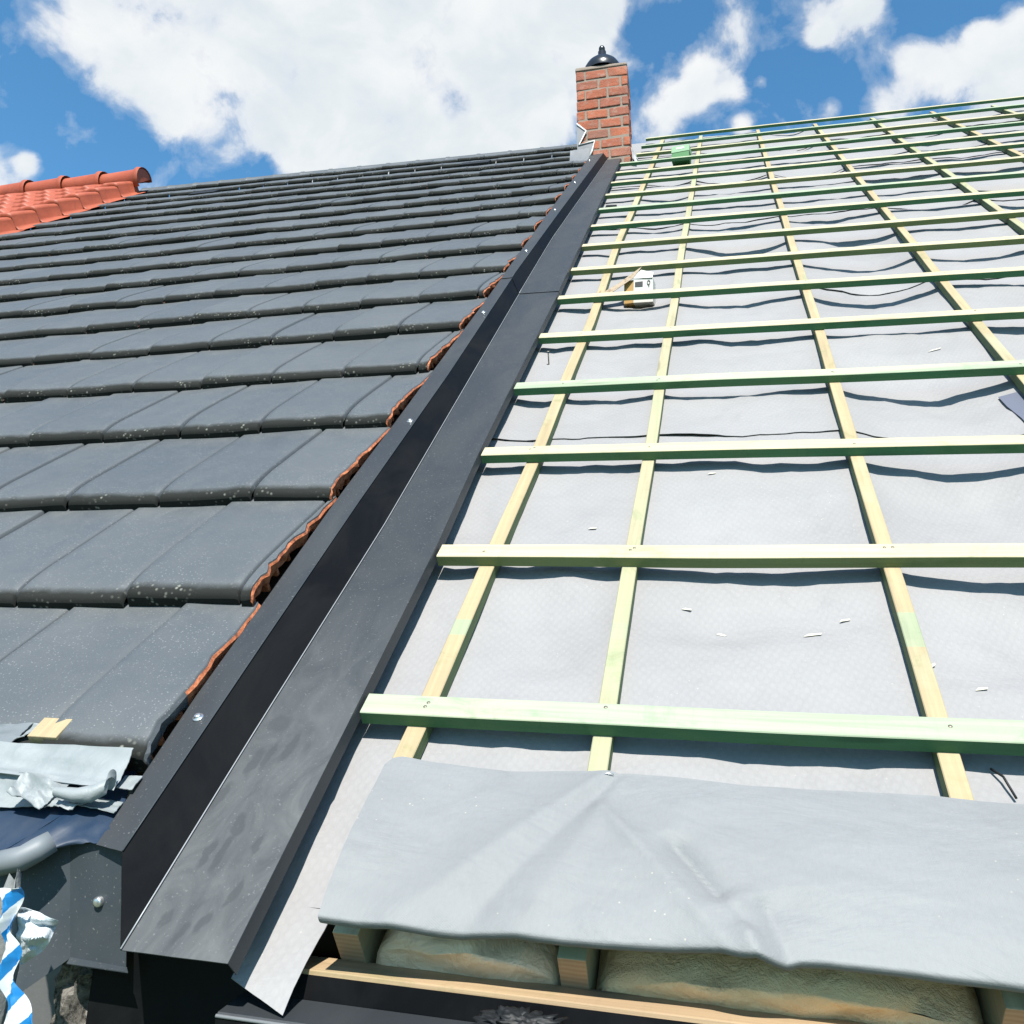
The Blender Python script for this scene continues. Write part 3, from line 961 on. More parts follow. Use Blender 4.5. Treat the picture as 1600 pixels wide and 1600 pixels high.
BV = [0, 1.01, 2.03, 3.02, 4.03, 5.05, 6.02, 7.0, 7.98, 8.98, 9.97, 10.95, 11.9, 12.85, 13.8, 14.85, 15.95]
batten_objs = []
BSLOPE = [0.0, 0.0, 0.0, 0.005, 0.0, 0.0, 0.0, 0.0, 0.0, 0.0, 0.0, 0.01, 0.02, 0.03, 0.035, 0.045, 0.05]
for i, v0 in enumerate(BV):
    ul = interp(v0, TR) + 0.014 if v0 < 13.2 else -1.40
    ur = 2.2 + 0.48 * v0 if v0 > 1 else 1.9
    ur = min(max(ur, 4.4), 7.2)
    org = (ul, v0, -0.05)
    b = MB()
    wv = 0.102 + rnd.uniform(-0.004, 0.004)
    segs = 44
    prof = [(0.0, 0.0), (0.0, 0.047), (0.003, 0.05), (wv - 0.003, 0.05), (wv, 0.047), (wv, 0.0)]
    PP = []
    for s_ in range(segs + 1):
        u = lerp(ul, ur, s_ / segs)
        bow = 0.016 * fbm(u * 0.5, v0 * 7.7, 3.0, 2) + BSLOPE[i] * (u + 1.5)
        up = 0.006 * fbm(u * 0.6, v0 * 3.3, 6.0, 2)
        PP.append([roofpt((u, v0 + bow + a, org[2] + up + c), org) for a, c in prof])
    vs = [q for r_ in PP for q in r_]
    m_ = len(prof)
    b.add(vs, [((s_ + 1) * m_ + a, (s_ + 1) * m_ + a + 1, s_ * m_ + a + 1, s_ * m_ + a) for s_ in range(segs) for a in (1, 2, 3)], 0)
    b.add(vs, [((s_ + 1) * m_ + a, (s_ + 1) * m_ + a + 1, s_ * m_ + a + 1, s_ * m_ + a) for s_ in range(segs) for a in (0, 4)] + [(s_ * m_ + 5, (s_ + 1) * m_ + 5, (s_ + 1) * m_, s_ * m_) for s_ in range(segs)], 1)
    b.add(PP[0], [tuple(range(m_))], 1)
    b.add(PP[-1], [tuple(range(m_))[::-1]], 1)
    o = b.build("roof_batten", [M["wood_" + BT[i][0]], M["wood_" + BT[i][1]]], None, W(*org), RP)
    tag(o, BLAB[i], "roof batten", "roof battens running across the slope")
    batten_objs.append(o)
    if i < 7:                  # nail heads where it crosses the counter battens
        for u in RU[:6]:
            if u > ur - 0.1 or u < ul:
                continue
            for k in range(1 + (i + int(u * 7)) % 2):
                bow = 0.016 * fbm(u * 0.5, v0 * 7.7, 3.0, 2)
                up = 0.006 * fbm(u * 0.6, v0 * 3.3, 6.0, 2)
                c_ = roofpt((u + rnd.uniform(-0.02, 0.02), v0 + bow + rnd.uniform(0.025, 0.08), org[2] + 0.05 + up), org)
                nb_ = MB()
                nb_.lathe([(0, 0.0008), (0.0028, 0.0007), (0.0034, 0.0), (0.0034, -0.002)], c_, 10)
                nb_.build("nail_head", M["nail"], o)


# ------------------------------------------------------------------ step flashing: two overlapping lengths
def flashing(name, va, vb, lift, label):
    org = (interp(va, TL), va, 0.0)
    e = empty(name, W(*org), RP)
    tag(e, label, "roof flashing", "lengths of dark metal step flashing")
    n_ = 40
    vs_ = [lerp(va, vb, k / n_) for k in range(n_ + 1)]

    def strip(nm, fa, fb, na, nb, m, shift=(0, 0)):
        b = MB()
        P = []
        for q in range(5):
            row = []
            for v in vs_:
                wob = 0.0016 * fbm(v * 0.8, q * 2.0, va, 2)
                q0 = 1.0
                a_ = interp(v + shift[0] * q0, fa)
                c_ = interp(v + shift[1] * q0, fb)
                row.append(roofpt((lerp(a_, c_, q / 4), v + lerp(shift[0], shift[1], q / 4) * q0, lerp(na, nb, q / 4) + lift + wob), org))
            P.append(row)
        b.grid(P, 0, True)
        return b.build(nm, m, e, solid=0.0014)
    # sheared ends: the upstand's top corner lies further up than the tray's
    sh = 0.225
    strip("tray", TL, TR, 0.012, 0.012, M["flash"])
    strip("drip_lip", TR, [(v, u + 0.011) for v, u in TR], 0.012, -0.030, M["flash_clean"], (0, 0.0))
    strip("upstand", [(v - 0.0, u) for v, u in FA], TL, AN, 0.012, M["black_metal"], (sh, 0))  # same sheet as the tray; its shade is put into the near-black colour
    strip("flange", FL, FA, AN - 0.008, AN, M["flash"], (sh + 0.02, sh))
    # bright bent edges
    for nm, fx, n__, s_, r_ in (("bent_edge", TL, 0.015, 0, 0.0011), ("bent_edge", FA, AN + 0.001, sh, 0.0011)):
        b = MB()
        b.tube([roofpt((interp(v + s_, fx) + 0.002, v + s_, n__ + lift + 0.002), org) for v in vs_], r_, 6)
        b.build(nm, M["edge_metal"] if fx is TL else M["corner_metal"], e)
    return e, org


F1, o1 = flashing("step_flashing", -0.935, 5.35, 0.0, "lower length of dark step flashing with dusty handprints, from the eave to the seam")
F2, o2 = flashing("step_flashing", 5.25, 13.35, 0.006, "upper length of dark step flashing, from the seam to the chimney foot")
for px, py in ((308, 1117), (640, 655), (755, 486), (822, 391), (867, 327), (898, 284), (921, 250)):
    uu, vv = onN(px, py, AN + 0.01)
    e, org = (F1, o1) if vv < 5.3 else (F2, o2)
    b = MB()
    c_ = roofpt((uu, vv, AN + (0.006 if vv > 5.3 else 0) - 0.002), org)
    b.lathe([(0.0, 0.006), (0.0045, 0.006), (0.005, 0.0055), (0.005, 0.0022), (0.0085, 0.002), (0.009, 0.0012), (0.009, -0.001)], c_, 6 if False else 14)
    b.build("screw", M["zinc"], e)
# dust with wiped finger marks on the lowest part of the tray
FING = [(322, 1335, 9, 34, 8), (349, 1330, 9, 36, 4), (372, 1290, 12, 22, -30), (258, 1437, 9, 22, 40), (282, 1457, 9, 24, 35), (316, 1440, 10, 24, 30),
        (398, 1190, 9, 26, 5), (420, 1180, 9, 30, 5), (436, 1130, 22, 16, 0), (455, 1165, 9, 30, 10), (345, 1245, 9, 30, 15), (366, 1395, 8, 30, 25), (430, 1065, 8, 24, 12), (470, 1040, 8, 26, 12), (402, 1320, 8, 26, 10)]
M["flash_dusty"] = M["flash"].copy()
M["flash_dusty"].name = "dusty_anthracite_sheet"
t = NT(M["flash_dusty"])
c = t.coord()
old = t.b.inputs["Base Color"].links[0].from_socket
sp_ = t.n("ShaderNodeSeparateXYZ")
t.l(c, sp_.inputs[0])
low_ = t.ramp(sp_.outputs[1], [(0.25, (1, 1, 1)), (0.85, (0, 0, 0))])
warp = t.n("ShaderNodeVectorMath", operation="MULTIPLY_ADD")
wnz = t.n("ShaderNodeTexNoise", Scale=45.0, Detail=3.0)
t.l(c, wnz.inputs["Vector"])
t.l(wnz.outputs["Color"], warp.inputs[0])
warp.inputs[1].default_value = (0.018, 0.026, 0.0)
t.l(c, warp.inputs[2])
acc2 = None
for px, py, wx, wy, ang in FING:
    uu, vv = onN(px, py, 0.012)
    du_ = abs(onN(px + wx, py, 0.012)[0] - uu) * G
    dv_ = abs(onN(px, py + wy, 0.012)[1] - vv) * G
    mp = t.n("ShaderNodeMapping", vector_type="TEXTURE")
    mp.inputs["Location"].default_value = ((uu - o1[0]) * G + 0.009, (vv - o1[1]) * G + 0.013, 0)
    mp.inputs["Rotation"].default_value = (0, 0, math.radians(-ang * 0.4))
    mp.inputs["Scale"].default_value = (du_, dv_, 1)
    t.l(warp.outputs[0], mp.inputs["Vector"])
    ln = t.n("ShaderNodeVectorMath", operation="LENGTH")
    t.l(mp.outputs[0], ln.inputs[0])
    k_ = t.ramp(ln.outputs["Value"], [(0.62, (1, 1, 1)), (1.0, (0, 0, 0))])
    acc2 = k_ if acc2 is None else t.math("MAXIMUM", acc2, k_)
dn_ = t.noise(t.scaled(c, 16, 7, 16), 1, 6, 0.65, 1.2)
dust = t.math("MULTIPLY", low_, t.ramp(dn_, [(0.3, (0.2, 0.2, 0.2)), (0.7, (0.85, 0.85, 0.85))]))
colr = t.mix(t.math("MULTIPLY", dust, 0.75), old, (0.115, 0.12, 0.12))
colr = t.mix(t.math("MULTIPLY", acc2, 0.7), colr, (0.034, 0.037, 0.039))
t.out(colr)
for ob in F1.children:
    if ob.name.startswith("tray"):
        ob.data.materials[0] = M["flash_dusty"]

# ------------------------------------------------------------------ chimney
base = W(-1.46, 13.42, 0.0)
CW, CDp, CH = 0.415, 0.405, 0.865
yaw = Matrix.Rotation(math.radians(2.0), 3, "Z") @ Matrix.Rotation(math.radians(-3.0), 3, "Y")
ch = empty("brick_chimney", base, yaw)
tag(ch, "small red brick chimney with pale mortar joints and a black cowl at the ridge", "chimney")
b = MB()
b.box((-CW + 0.006, 0.006, -0.7), (-0.006, CDp - 0.006, CH - 0.004), 0)
b.build("mortar_core", M["mortar"], ch)
b = MB()
hc = CH / 9.3
z = CH - hc
r = 0
while z > -0.55:
    L, H, J = 0.178, hc - 0.016, 0.015
    off = 0 if r % 2 else -0.105
    for side in range(4):
        length = CW if side % 2 == 0 else CDp
        x = off
        while x < length - 0.01:
            x0, x1 = max(0.0, x), min(length, x + L)
            if x1 - x0 > 0.03:
                y = rnd.uniform(-0.003, 0.003)
                dp = 0.07
                if side == 0:
                    a, c_ = (-CW + x0 + J / 2 * (x0 > 0), y, z), (-CW + x1 - J / 2 * (x1 < length), dp, z + H)
                elif side == 1:
                    a, c_ = (-dp, x0 + J / 2 * (x0 > 0), z), (y, x1 - J / 2 * (x1 < length), z + H)
                elif side == 2:
                    a, c_ = (-CW + x0, CDp - dp, z), (-CW + x1 - J, CDp + y, z + H)
                else:
                    a, c_ = (-CW + y, x0 + J / 2, z), (-CW + dp, x1 - J / 2, z + H)
                if side % 2 == 1:      # butt behind the front course
                    a = (a[0], max(a[1], 0.071), a[2])
                    c_ = (c_[0], min(c_[1], CDp - 0.071), c_[2])
                    if c_[1] - a[1] < 0.03:
                        x += L
                        continue
                b.box(a, c_, 0, 0.007, jit=0.004)
            x += L
    z -= hc
    r += 1
b.build("brick_courses", M["brick"], ch)
b = MB()
b.box((-CW - 0.004, -0.004, CH - 0.006), (0.004, CDp + 0.004, CH + 0.028), 0, 0.012, jit=0.006)
b.build("mortar_crown", M["mortar"], ch)
b = MB()
cc = (-CW / 2, CDp * 0.34, CH + 0.062)
b.lathe([(0.158, -0.03), (0.162, 0.0), (0.152, 0.03), (0.13, 0.07), (0.095, 0.105), (0.06, 0.128), (0.042, 0.136), (0.04, 0.155), (0.034, 0.155), (0.034, 0.2), (0.0, 0.205)], cc, 36)
co = b.build("chimney_cowl", M["black_cowl"], ch)
b = MB()
b.lathe([(0.012, 0.2), (0.026, 0.2), (0.026, 0.24), (0.02, 0.252), (0.0, 0.254)], cc, 16)
b.build("cowl_finial", M["black_cowl"], co)
# stepped lead flashing on the left with a bead of sealant
b = MB()
pts = [onN(*q, 0.0) for q in ()]
zz = [(-CW - 0.004, 0.36), (-CW + 0.07, 0.285), (-CW + 0.01, 0.165), (-CW + 0.135, 0.185), (-CW + 0.115, 0.10), (-CW + 0.09, 0.0), (-CW - 0.004, 0.0)]
b.add([(x, -0.006, z_) for x, z_ in zz], [tuple(range(len(zz)))])
b.build("lead_apron", M["lead"], ch, solid=0.003)
b = MB()
b.tube([(x, -0.012, z_) for x, z_ in zz[:-2]] + [(-CW + 0.085, -0.03, 0.02)], 0.008, 6)
b.build("sealant_bead", M["sealant"], ch)
b = MB()                       # crumpled lead over the last tiles
P = []
for a in range(11):
    row = []
    for c_ in range(9):
        x = -CW - 0.06 + 0.155 * a / 10
        y = -0.14 + 0.13 * c_ / 8
        zq = y * 0.9 + 0.045 + 0.09 * (c_ / 8) ** 3 + 0.012 * fbm(a * 0.55, c_ * 0.5, 2.0, 3)
        row.append((x, y, zq))
    P.append(row)
b.grid(P, 0, True)
b.build("lead_skirt", M["lead"], ch, solid=0.003)
b = MB()                       # underlay turned up against the right side
P = []
for a in range(9):
    row = []
    for c_ in range(7):
        y = -0.07 + 0.30 * a / 8
        zq = y * 0.9 - 0.06 + (0.17 - 0.10 * a / 8) * c_ / 6
        row.append((0.012 + 0.035 * (1 - c_ / 6) ** 2 + 0.006 * fbm(a * 0.8, c_ * 0.6, 3.0, 2), y, zq))
    P.append(row)
b.grid(P, 0, True)
b.build("upturned_underlay", M["sealant"], ch, solid=0.002)

# ------------------------------------------------------------------ loose flap of underlay over the eave
org = (-1.03, -0.78, -0.1)
b = MB()
NU, NVv = 200, 110


def flap_n(u, v):
    t_ = (v + 0.19) / -0.58      # 0 top .. 1 bottom
    n = -0.036 + 0.05 * math.sin(math.pi * min(1, max(0, t_)) * 0.75)
    # creases

    def crease(p, q, wdt, amp, fade=True):
        d = Vector((q[0] - p[0], q[1] - p[1]))
        L2 = d.length
        d /= L2
        r_ = Vector((u - p[0], v - p[1]))
        s_ = r_.dot(d) / L2
        c_ = r_.x * -d.y + r_.y * d.x
        if s_ < -0.15 or s_ > 1.2:
            return 0.0
        env = max(0, min(1, (s_ + 0.15) * 5)) * max(0, min(1, (1.2 - s_) * 5))
        wd = wdt * (0.45 + 0.9 * s_ if fade else 1)
        return amp * env * math.exp(-(abs(c_) / wd) ** 1.15)
    n += crease((-0.36, -0.20), (-0.83, -0.78), 0.075, 0.020)
    n -= crease((-0.33, -0.22), (-0.67, -0.80), 0.06, 0.018)
    n += crease((-0.31, -0.24), (-0.52, -0.80), 0.07, 0.010)
    n -= crease((-0.29, -0.26), (-0.40, -0.80), 0.05, 0.004)
    n += crease((-0.33, -0.36), (0.04, -0.80), 0.05, 0.016)
    n -= crease((-0.14, -0.45), (0.03, -0.67), 0.035, 0.032, False)
    n += crease((0.0, -0.62), (0.10, -0.83), 0.05, 0.036, False)
    n -= crease((0.09, -0.62), (0.16, -0.83), 0.045, 0.022, False)
    n += 0.012 * fbm(u * 1.6, v * 1.8, 2.0, 3) + 0.0045 * fbm(u * 5 + v * 3, v * 7, 5.0, 4)
    return n


P = []
for a in range(NU + 1):
    x = a / NU
    row = []
    for c_ in range(NVv + 1):
        y = c_ / NVv
        ul = -1.035 + 0.02 * y
        # round off the top left corner
        vt = -0.185 - 0.012 * fbm(x * 6, 1.0, 0, 2)
        rc = 0.05
        ux = lerp(ul, 1.75, x)
        dx = ux - ul
        if dx < rc:
            vt -= rc - math.sqrt(max(0, rc * rc - (rc - dx) ** 2))
        vb = -0.748 - 0.035 * max(0.0, 1 - dx / 0.4) - 0.012 * max(0.0, ux - 0.3) + 0.01 * math.sin(ux * 3.1 + 0.6) + 0.007 * fbm(ux * 2.2, 4.0, 0, 3)
        if -0.02 < ux < 0.16:
            vb -= 0.015 * math.sin((ux + 0.02) / 0.18 * math.pi)
        y2 = min(1.0, y / 0.86)
        v = lerp(vt, vb, y2)
        n = flap_n(ux, v)
        n += 0.03 * max(0.0, 1 - dx / 0.28) ** 1.5
        if y > 0.80:           # rolled under at the bottom
            q = (y - 0.80) / 0.20 * math.pi * 0.80
            rr = 0.012
            v = v - rr * math.sin(q) * 0.7 + (0.0 if y <= 0.86 else 0)
            n = n - rr * (1 - math.cos(q)) - 0.006 * (q / 2)
        row.append(roofpt((ux, v, n), org))
    P.append(row)
b.grid(P, 0, True)
o = b.build("underlay_flap", M["membrane_flap"], None, W(*org), RP, solid=0.0015)
tag(o, "large loose blue-grey underlay flap with creases, draped over the eave in the foreground", "roof underlay")
b = MB()
c_ = onN(951, 1204, 0.0)
org = (c_[0], c_[1], -0.02)
for px, py in ((951, 1204),):
    P = flap_n(c_[0], c_[1])
    b.tube([(-0.006, 0, (P + 0.02) * G + 0.002), (-0.006, 0.0, (P + 0.02) * G + 0.004), (0.006, 0.001, (P + 0.02) * G + 0.004), (0.006, 0.001, (P + 0.02) * G + 0.002)], 0.0009, 5)
o = b.build("staple", M["zinc"], None, W(*org), RP)
tag(o, "tiny bright staple at the top edge of the loose underlay flap", "staple")

# ------------------------------------------------------------------ insulation between the rafters
def batt(name, u0, u1, m, label, seed, top):
    org = ((u0 + u1) / 2, -0.70, -0.12)
    b = MB()
    P = []
    for a in range(25):
        u = lerp(u0, u1, a / 24)
        row = []
        for c_ in range(15):
            t_ = c_ / 14
            # section: front face bottom, rounding over to the top, running back up under the underlay
            if t_ < 0.5:
                q = t_ / 0.5
                v = -0.745 + 0.03 * (1 - math.sin(q * math.pi / 2)) * -1 + 0.02 * q
                n = lerp(-0.42, top, math.sin(q * math.pi / 2))
            else:
                q = (t_ - 0.5) / 0.5
                v = -0.725 + 0.35 * q
                n = top - 0.05 * q
            e = math.sin(math.pi * a / 24) ** 0.3
            n = lerp(-0.30, n, e) if t_ > 0.2 else n
            n += 0.018 * fbm(u * 4 + seed, v * 5, t_ * 3, 3)
            v += 0.022 * fbm(u * 5 + seed, t_ * 4, 1.0, 3)
            row.append(roofpt((u, v, n), org))
        P.append(row)
    b.grid(P, 0, True)
    o = b.build(name, m, None, W(*org), RP)
    tag(o, label, "insulation", "insulation batts between the rafters")


batt("insulation_batt", -0.957, -0.427, M["insul_film"], "shiny film wrapped insulation batt between the two left rafter ends", 3.0, -0.15)
batt("insulation_batt", -0.343, 0.602, M["insul"], "torn brown and cream insulation batt between the middle and right rafter ends", 9.0, -0.165)
batt("insulation_batt", 0.688, 1.58, M["insul"], "insulation batt right of the rightmost rafter end, mostly out of view", 15.0, -0.17)
bpy.data.objects.remove(bpy.data.objects["insulation_batt.002"])

# ------------------------------------------------------------------ eave: plank, drip, gutter (world axes, running along the eave)
YB, ZB = -0.205, EAVE - 0.318
b = MB()
b.box((-0.60, YB - 0.040, ZB - 0.012), (1.3, YB + 0.02, ZB), 0, 0.0015, jit=0.0)
o = b.build("eave_plank", M["plank"], None)
tag(o, "long pale plank along the eave under the rafter ends and insulation", "plank")


def extr(name, prof, x0, x1, mats, mi=None, parent=None, solid=0.0):
    b = MB()
    n_ = 24
    P = [[(lerp(x0, x1, k / n_), y, z) for k in range(n_ + 1)] for y, z in prof]
    b.grid(P, 0, False)
    return b.build(name, mats, parent, solid=solid)


gt = empty("eave_gutter", Vector((0, 0, 0)))
tag(gt, "black metal gutter along the eave below the plank, with a paler front lip", "gutter")
extr("gutter_back", [(YB - 0.041, ZB - 0.006), (YB - 0.044, ZB - 0.06)], -0.62, 1.3, M["black_metal"], None, gt, 0.0012)  # shade inside the trough put into the black tone, against the paler lit lip
extr("gutter_lip", [(YB - 0.045, ZB - 0.034), (YB - 0.105, ZB - 0.040), (YB - 0.109, ZB - 0.045)], -0.60, 1.3, M["flash_clean"], None, gt, 0.0012)
extr("gutter_front", [(YB - 0.110, ZB - 0.047), (YB - 0.100, ZB - 0.18), (YB - 0.03, ZB - 0.24)], -0.60, 1.3, M["black_metal"], None, gt, 0.0012)
b = MB()
b.tube([(-0.60, YB - 0.109, ZB - 0.0435), (1.3, YB - 0.109, ZB - 0.0435)], 0.0022, 8)
b.build("lip_edge", M["edge_metal"], gt)

# crumpled black film in the gutter
c_ = onY(815, 1606, YB - 0.085)
b = MB()
P = []
for a in range(49):
    row = []
    for k in range(33):
        th_, ph_ = a / 48 * 2 * math.pi, k / 32 * math.pi
        d_ = Vector((math.sin(ph_) * math.cos(th_), math.sin(ph_) * math.sin(th_), math.cos(ph_)))
        f_ = abs(noise.noise(d_ * 2.6)) * 0.8 + abs(noise.noise(d_ * 6.0 + Vector((3, 1, 2)))) * 0.45
        rr = 0.03 * (0.75 + f_)
        row.append((d_.x * rr * 1.5, d_.y * rr * 0.8, d_.z * rr * 0.5))
    P.append(row)
b.grid(P, 0, True)
o = b.build("crumpled_film", M["black_plastic"], None, c_)
tag(o, "crumpled black plastic film lying on the gutter lip at the bottom edge", "plastic film")

# ------------------------------------------------------------------ house wall below the eave and house body
hw = empty("house_body", Vector((0, 0, 0)))
tag(hw, "grey rendered house wall in deep shade under the eave", "house")
b = MB()
b.box((-5.9, 0.10, 0), (9.0, 0.40, EAVE - 0.45), 0)
b.build("wall", M["wall_render"], hw)
b = MB()
b.box((-5.88, 0.06, 0.02), (-0.86, 0.098, EAVE - 0.03), 0)
b.build("wall", M["wall_render"], hw)
b = MB()
b.add([W(*q) for q in ((-1.75, -0.70, -0.37), (7.3, -0.70, -0.37), (7.3, 15.9, -0.37), (-1.75, 15.9, -0.37))], [(0, 1, 2, 3)])
b.add([W(*q) for q in ((-1.75, -0.66, -0.37), (-1.045, -0.66, -0.37), (-1.045, -0.66, -0.125), (-1.75, -0.66, -0.125))], [(0, 1, 2, 3)])
b.build("sheathing", M["black_metal"], hw)
b = MB()
zr = W(0, 15.9, 0)
bk_y = zr.y * 2
b.add([(-5.9, zr.y + 0.06, zr.z - 0.12), (9.0, zr.y + 0.06, zr.z - 0.12), (9.0, bk_y, EAVE - 0.4), (-5.9, bk_y, EAVE - 0.4)], [(0, 1, 2, 3)])
b.build("rear_roof", M["tile"], hw)
for x in (-5.9, 3.4):
    b = MB()
    b.add([(x, 0.45, EAVE - 0.5), (x, bk_y, EAVE - 0.5), (x, zr.y, zr.z - 0.3)], [(0, 1, 2)])
    b.add([(x, 0.45, 0), (x, bk_y, 0), (x, bk_y, EAVE - 0.5), (x, 0.45, EAVE - 0.5)], [(0, 1, 2, 3)])
    b.build("gable_wall", M["wall_render"], hw)

# ------------------------------------------------------------------ bottom left corner: folded sheet metal, scraps, tape
YC = -0.265


def sheet(name, pts, m, label=None, cat=None, parent=None, solid=0.0012, group=None, bulge=0.0, div=10, seed=0.0):
    """a four sided sheet between world points, slightly dented"""
    o_ = sum((Vector(p) for p in pts), Vector()) / len(pts)
    p0, p1, p2, p3 = [Vector(p) - o_ for p in pts]
    nrm = (p1 - p0).cross(p3 - p0).normalized()
    P = []
    for a in range(div + 1):
        row = []
        for k in range(div + 1):
            x, y = a / div, k / div
            p = (p0 * (1 - x) + p1 * x) * (1 - y) + (p3 * (1 - x) + p2 * x) * y
            p = p + nrm * (bulge * math.sin(math.pi * x) * math.sin(math.pi * y) + bulge * 1.2 * fbm(x * 2.5 + seed, y * 2.5, seed, 3))
            row.append(p)
        P.append(row)
    b = MB()
    b.grid(P, 0, True)
    if parent is not None:
        o = b.build(name, m, parent, o_ - parent.location, solid=solid, offset=0)
    else:
        o = b.build(name, m, None, o_, solid=solid, offset=0)
    if label:
        tag(o, label, cat, group)
    return o


cb = empty("gutter_corner", onY(112, 1500, YC))
tag(cb, "folded slate grey sheet metal gutter corner with one screw, below the flashing's end", "gutter")
sheet("front_plate", [onY(110, 1497, YC), onY(197, 1512, YC), onY(200, 1330, YC), onY(110, 1310, YC)], M["corner_metal"], parent=cb)
sheet("side_plate", [onY(110, 1497, YC), onY(110, 1310, YC), onY(-60, 1330, -0.315), onY(20, 1560, -0.300)], M["corner_metal"], parent=cb)
sheet("bottom_flange", [onY(104, 1506, YC - 0.012), onY(200, 1520, YC - 0.012), onY(198, 1512, YC - 0.001), onY(110, 1496, YC - 0.001)], M["corner_metal"], parent=cb)
b = MB()
pc = onY(154, 1409, YC - 0.003) - cb.location
seg = 16
prof = [(0.0, 0.005), (0.004, 0.005), (0.0065, 0.0035), (0.007, 0.0), (0.0072, -0.002)]
b.add([(pc.x + r_ * math.cos(2 * math.pi * k / seg), pc.y - z_, pc.z + r_ * math.sin(2 * math.pi * k / seg)) for r_, z_ in prof for k in range(seg)],
      [(i * seg + k, i * seg + (k + 1) % seg, (i + 1) * seg + (k + 1) % seg, (i + 1) * seg + k) for i in range(len(prof) - 1) for k in range(seg)], 0, True)
b.build("screw", M["zinc"], cb)
# lining on top of the corner
lin = sheet("valley_lining", [onY(-30, 1352, -0.345), onY(112, 1320, YC - 0.012), onY(170, 1316, -0.272), onY(215, 1205, -0.15)], M["navy_metal"], "dark navy metal lining leading from the tiles into the gutter corner", "sheet metal", bulge=0.004)
sheet("valley_apron", [onY(-50, 1290, -0.27), onY(-30, 1352, -0.345), onY(215, 1205, -0.15), onY(90, 1195, -0.14)], M["navy_metal"], "dark blue dented metal sheet lying between the tile edge and the corner lining", "sheet metal", bulge=0.003)
b = MB()                       # rounded grey gutter bead
pA, pB, pC = onY(-30, 1356, -0.335), onY(35, 1341, -0.325), onY(82, 1314, -0.30)
b.tube([p - pB for p in (pA, pB, lerp(pB, pC, 0.5), pC)], [0.016, 0.016, 0.016, 0.0145], 20)
o = b.build("gutter_bead", M["scrap_grey"], None, pB)
tag(o, "rounded pale grey metal tube end at the left edge above the gutter corner", "tube")


# pale scraps of underlay lying on the lowest tiles
def scrap(name, outline, Y0, Y1, label, m, seed, bul=0.006, cat="scrap"):
    """quad outline in picture order tl,tr,br,bl; top edge lies at depth Y1, bottom edge at Y0"""
    tl, tr, br, bl = outline
    return sheet(name, [onY(*tl, Y1), onY(*tr, Y1), onY(*br, Y0), onY(*bl, Y0)], m, label, cat, None, 0.0012, "underlay scraps on the eave", bul, 14, seed)


scrap("underlay_scrap", ((-40, 1158), (209, 1169), (178, 1236), (-40, 1205)), -0.23, -0.185, "long pale creased underlay scrap with a straight top edge, lying over the lowest tiles", M["scrap_white"], 1.0, 0.005)
scrap("underlay_scrap", ((-40, 1200), (120, 1216), (60, 1262), (-40, 1262)), -0.25, -0.225, "pale underlay scrap sagging at the left edge under the long one", M["scrap_white"], 4.0, 0.006)
scrap("underlay_scrap", ((38, 1208), (93, 1224), (64, 1262), (10, 1236)), -0.275, -0.245, "small bright rounded underlay scrap curling forward", M["scrap_white"], 7.0, 0.010)
scrap("underlay_scrap", ((84, 1238), (160, 1236), (108, 1262), (68, 1258)), -0.262, -0.235, "bright white folded scrap between the rounded one and the flashing", M["scrap_white"], 9.0, 0.006)
scrap("underlay_scrap", ((148, 1246), (193, 1254), (178, 1270), (120, 1258)), -0.245, -0.215, "flat pale scrap tucked beside the flashing on the navy lining", M["scrap_white"], 12.0, 0.002)
scrap("underlay_scrap", ((196, 1212), (223, 1213), (206, 1234), (182, 1231)), -0.215, -0.19, "small pale square scrap under the lowest tile's nose by the flashing", M["scrap_white"], 13.0, 0.001)
scrap("underlay_scrap", ((-40, 1133), (52, 1130), (18, 1160), (-40, 1160)), -0.185, -0.16, "grey scrap with a white turned edge at the left above the long scrap", M["scrap_grey"], 15.0, 0.003)
scrap("underlay_scrap", ((36, 1131), (84, 1128), (40, 1147), (14, 1161)), -0.18, -0.158, "thin white curled strip of scrap pointing right above the long scrap", M["scrap_white"], 17.0, 0.003)
# rolled lip of the long scrap
b = MB()
pts = [onY(175, 1212, -0.235), onY(172, 1228, -0.24), onY(150, 1240, -0.25), onY(120, 1243, -0.255), onY(88, 1237, -0.26)]
oo = pts[0].copy()
P = []
for i_, p in enumerate(pts):
    wdt = 0.010 + 0.004 * math.sin(i_)
    P.append([p - oo + Vector((0, -wdt * math.cos(q), wdt * 0.9 * math.sin(q))) for q in [math.radians(-60 + 240 * k / 8) for k in range(9)]])
b.grid(P, 0, True)
o = b.build("underlay_scrap", M["scrap_white"], None, oo, solid=0.001)
tag(o, "curled pale lip of underlay hooking round below the long scrap", "scrap", "underlay scraps on the eave")
# offcut of yellow wood
b = MB()
pc = onY(80, 1152, -0.168)
b.box((-0.03, -0.012, -0.014), (0.022, 0.03, 0.012), 0, 0.0015)
o = b.build("wood_offcut", M["counter_warm"], None, pc, RP)
tag(o, "small yellow wood offcut behind the long underlay scrap on the tiles", "wood offcut")

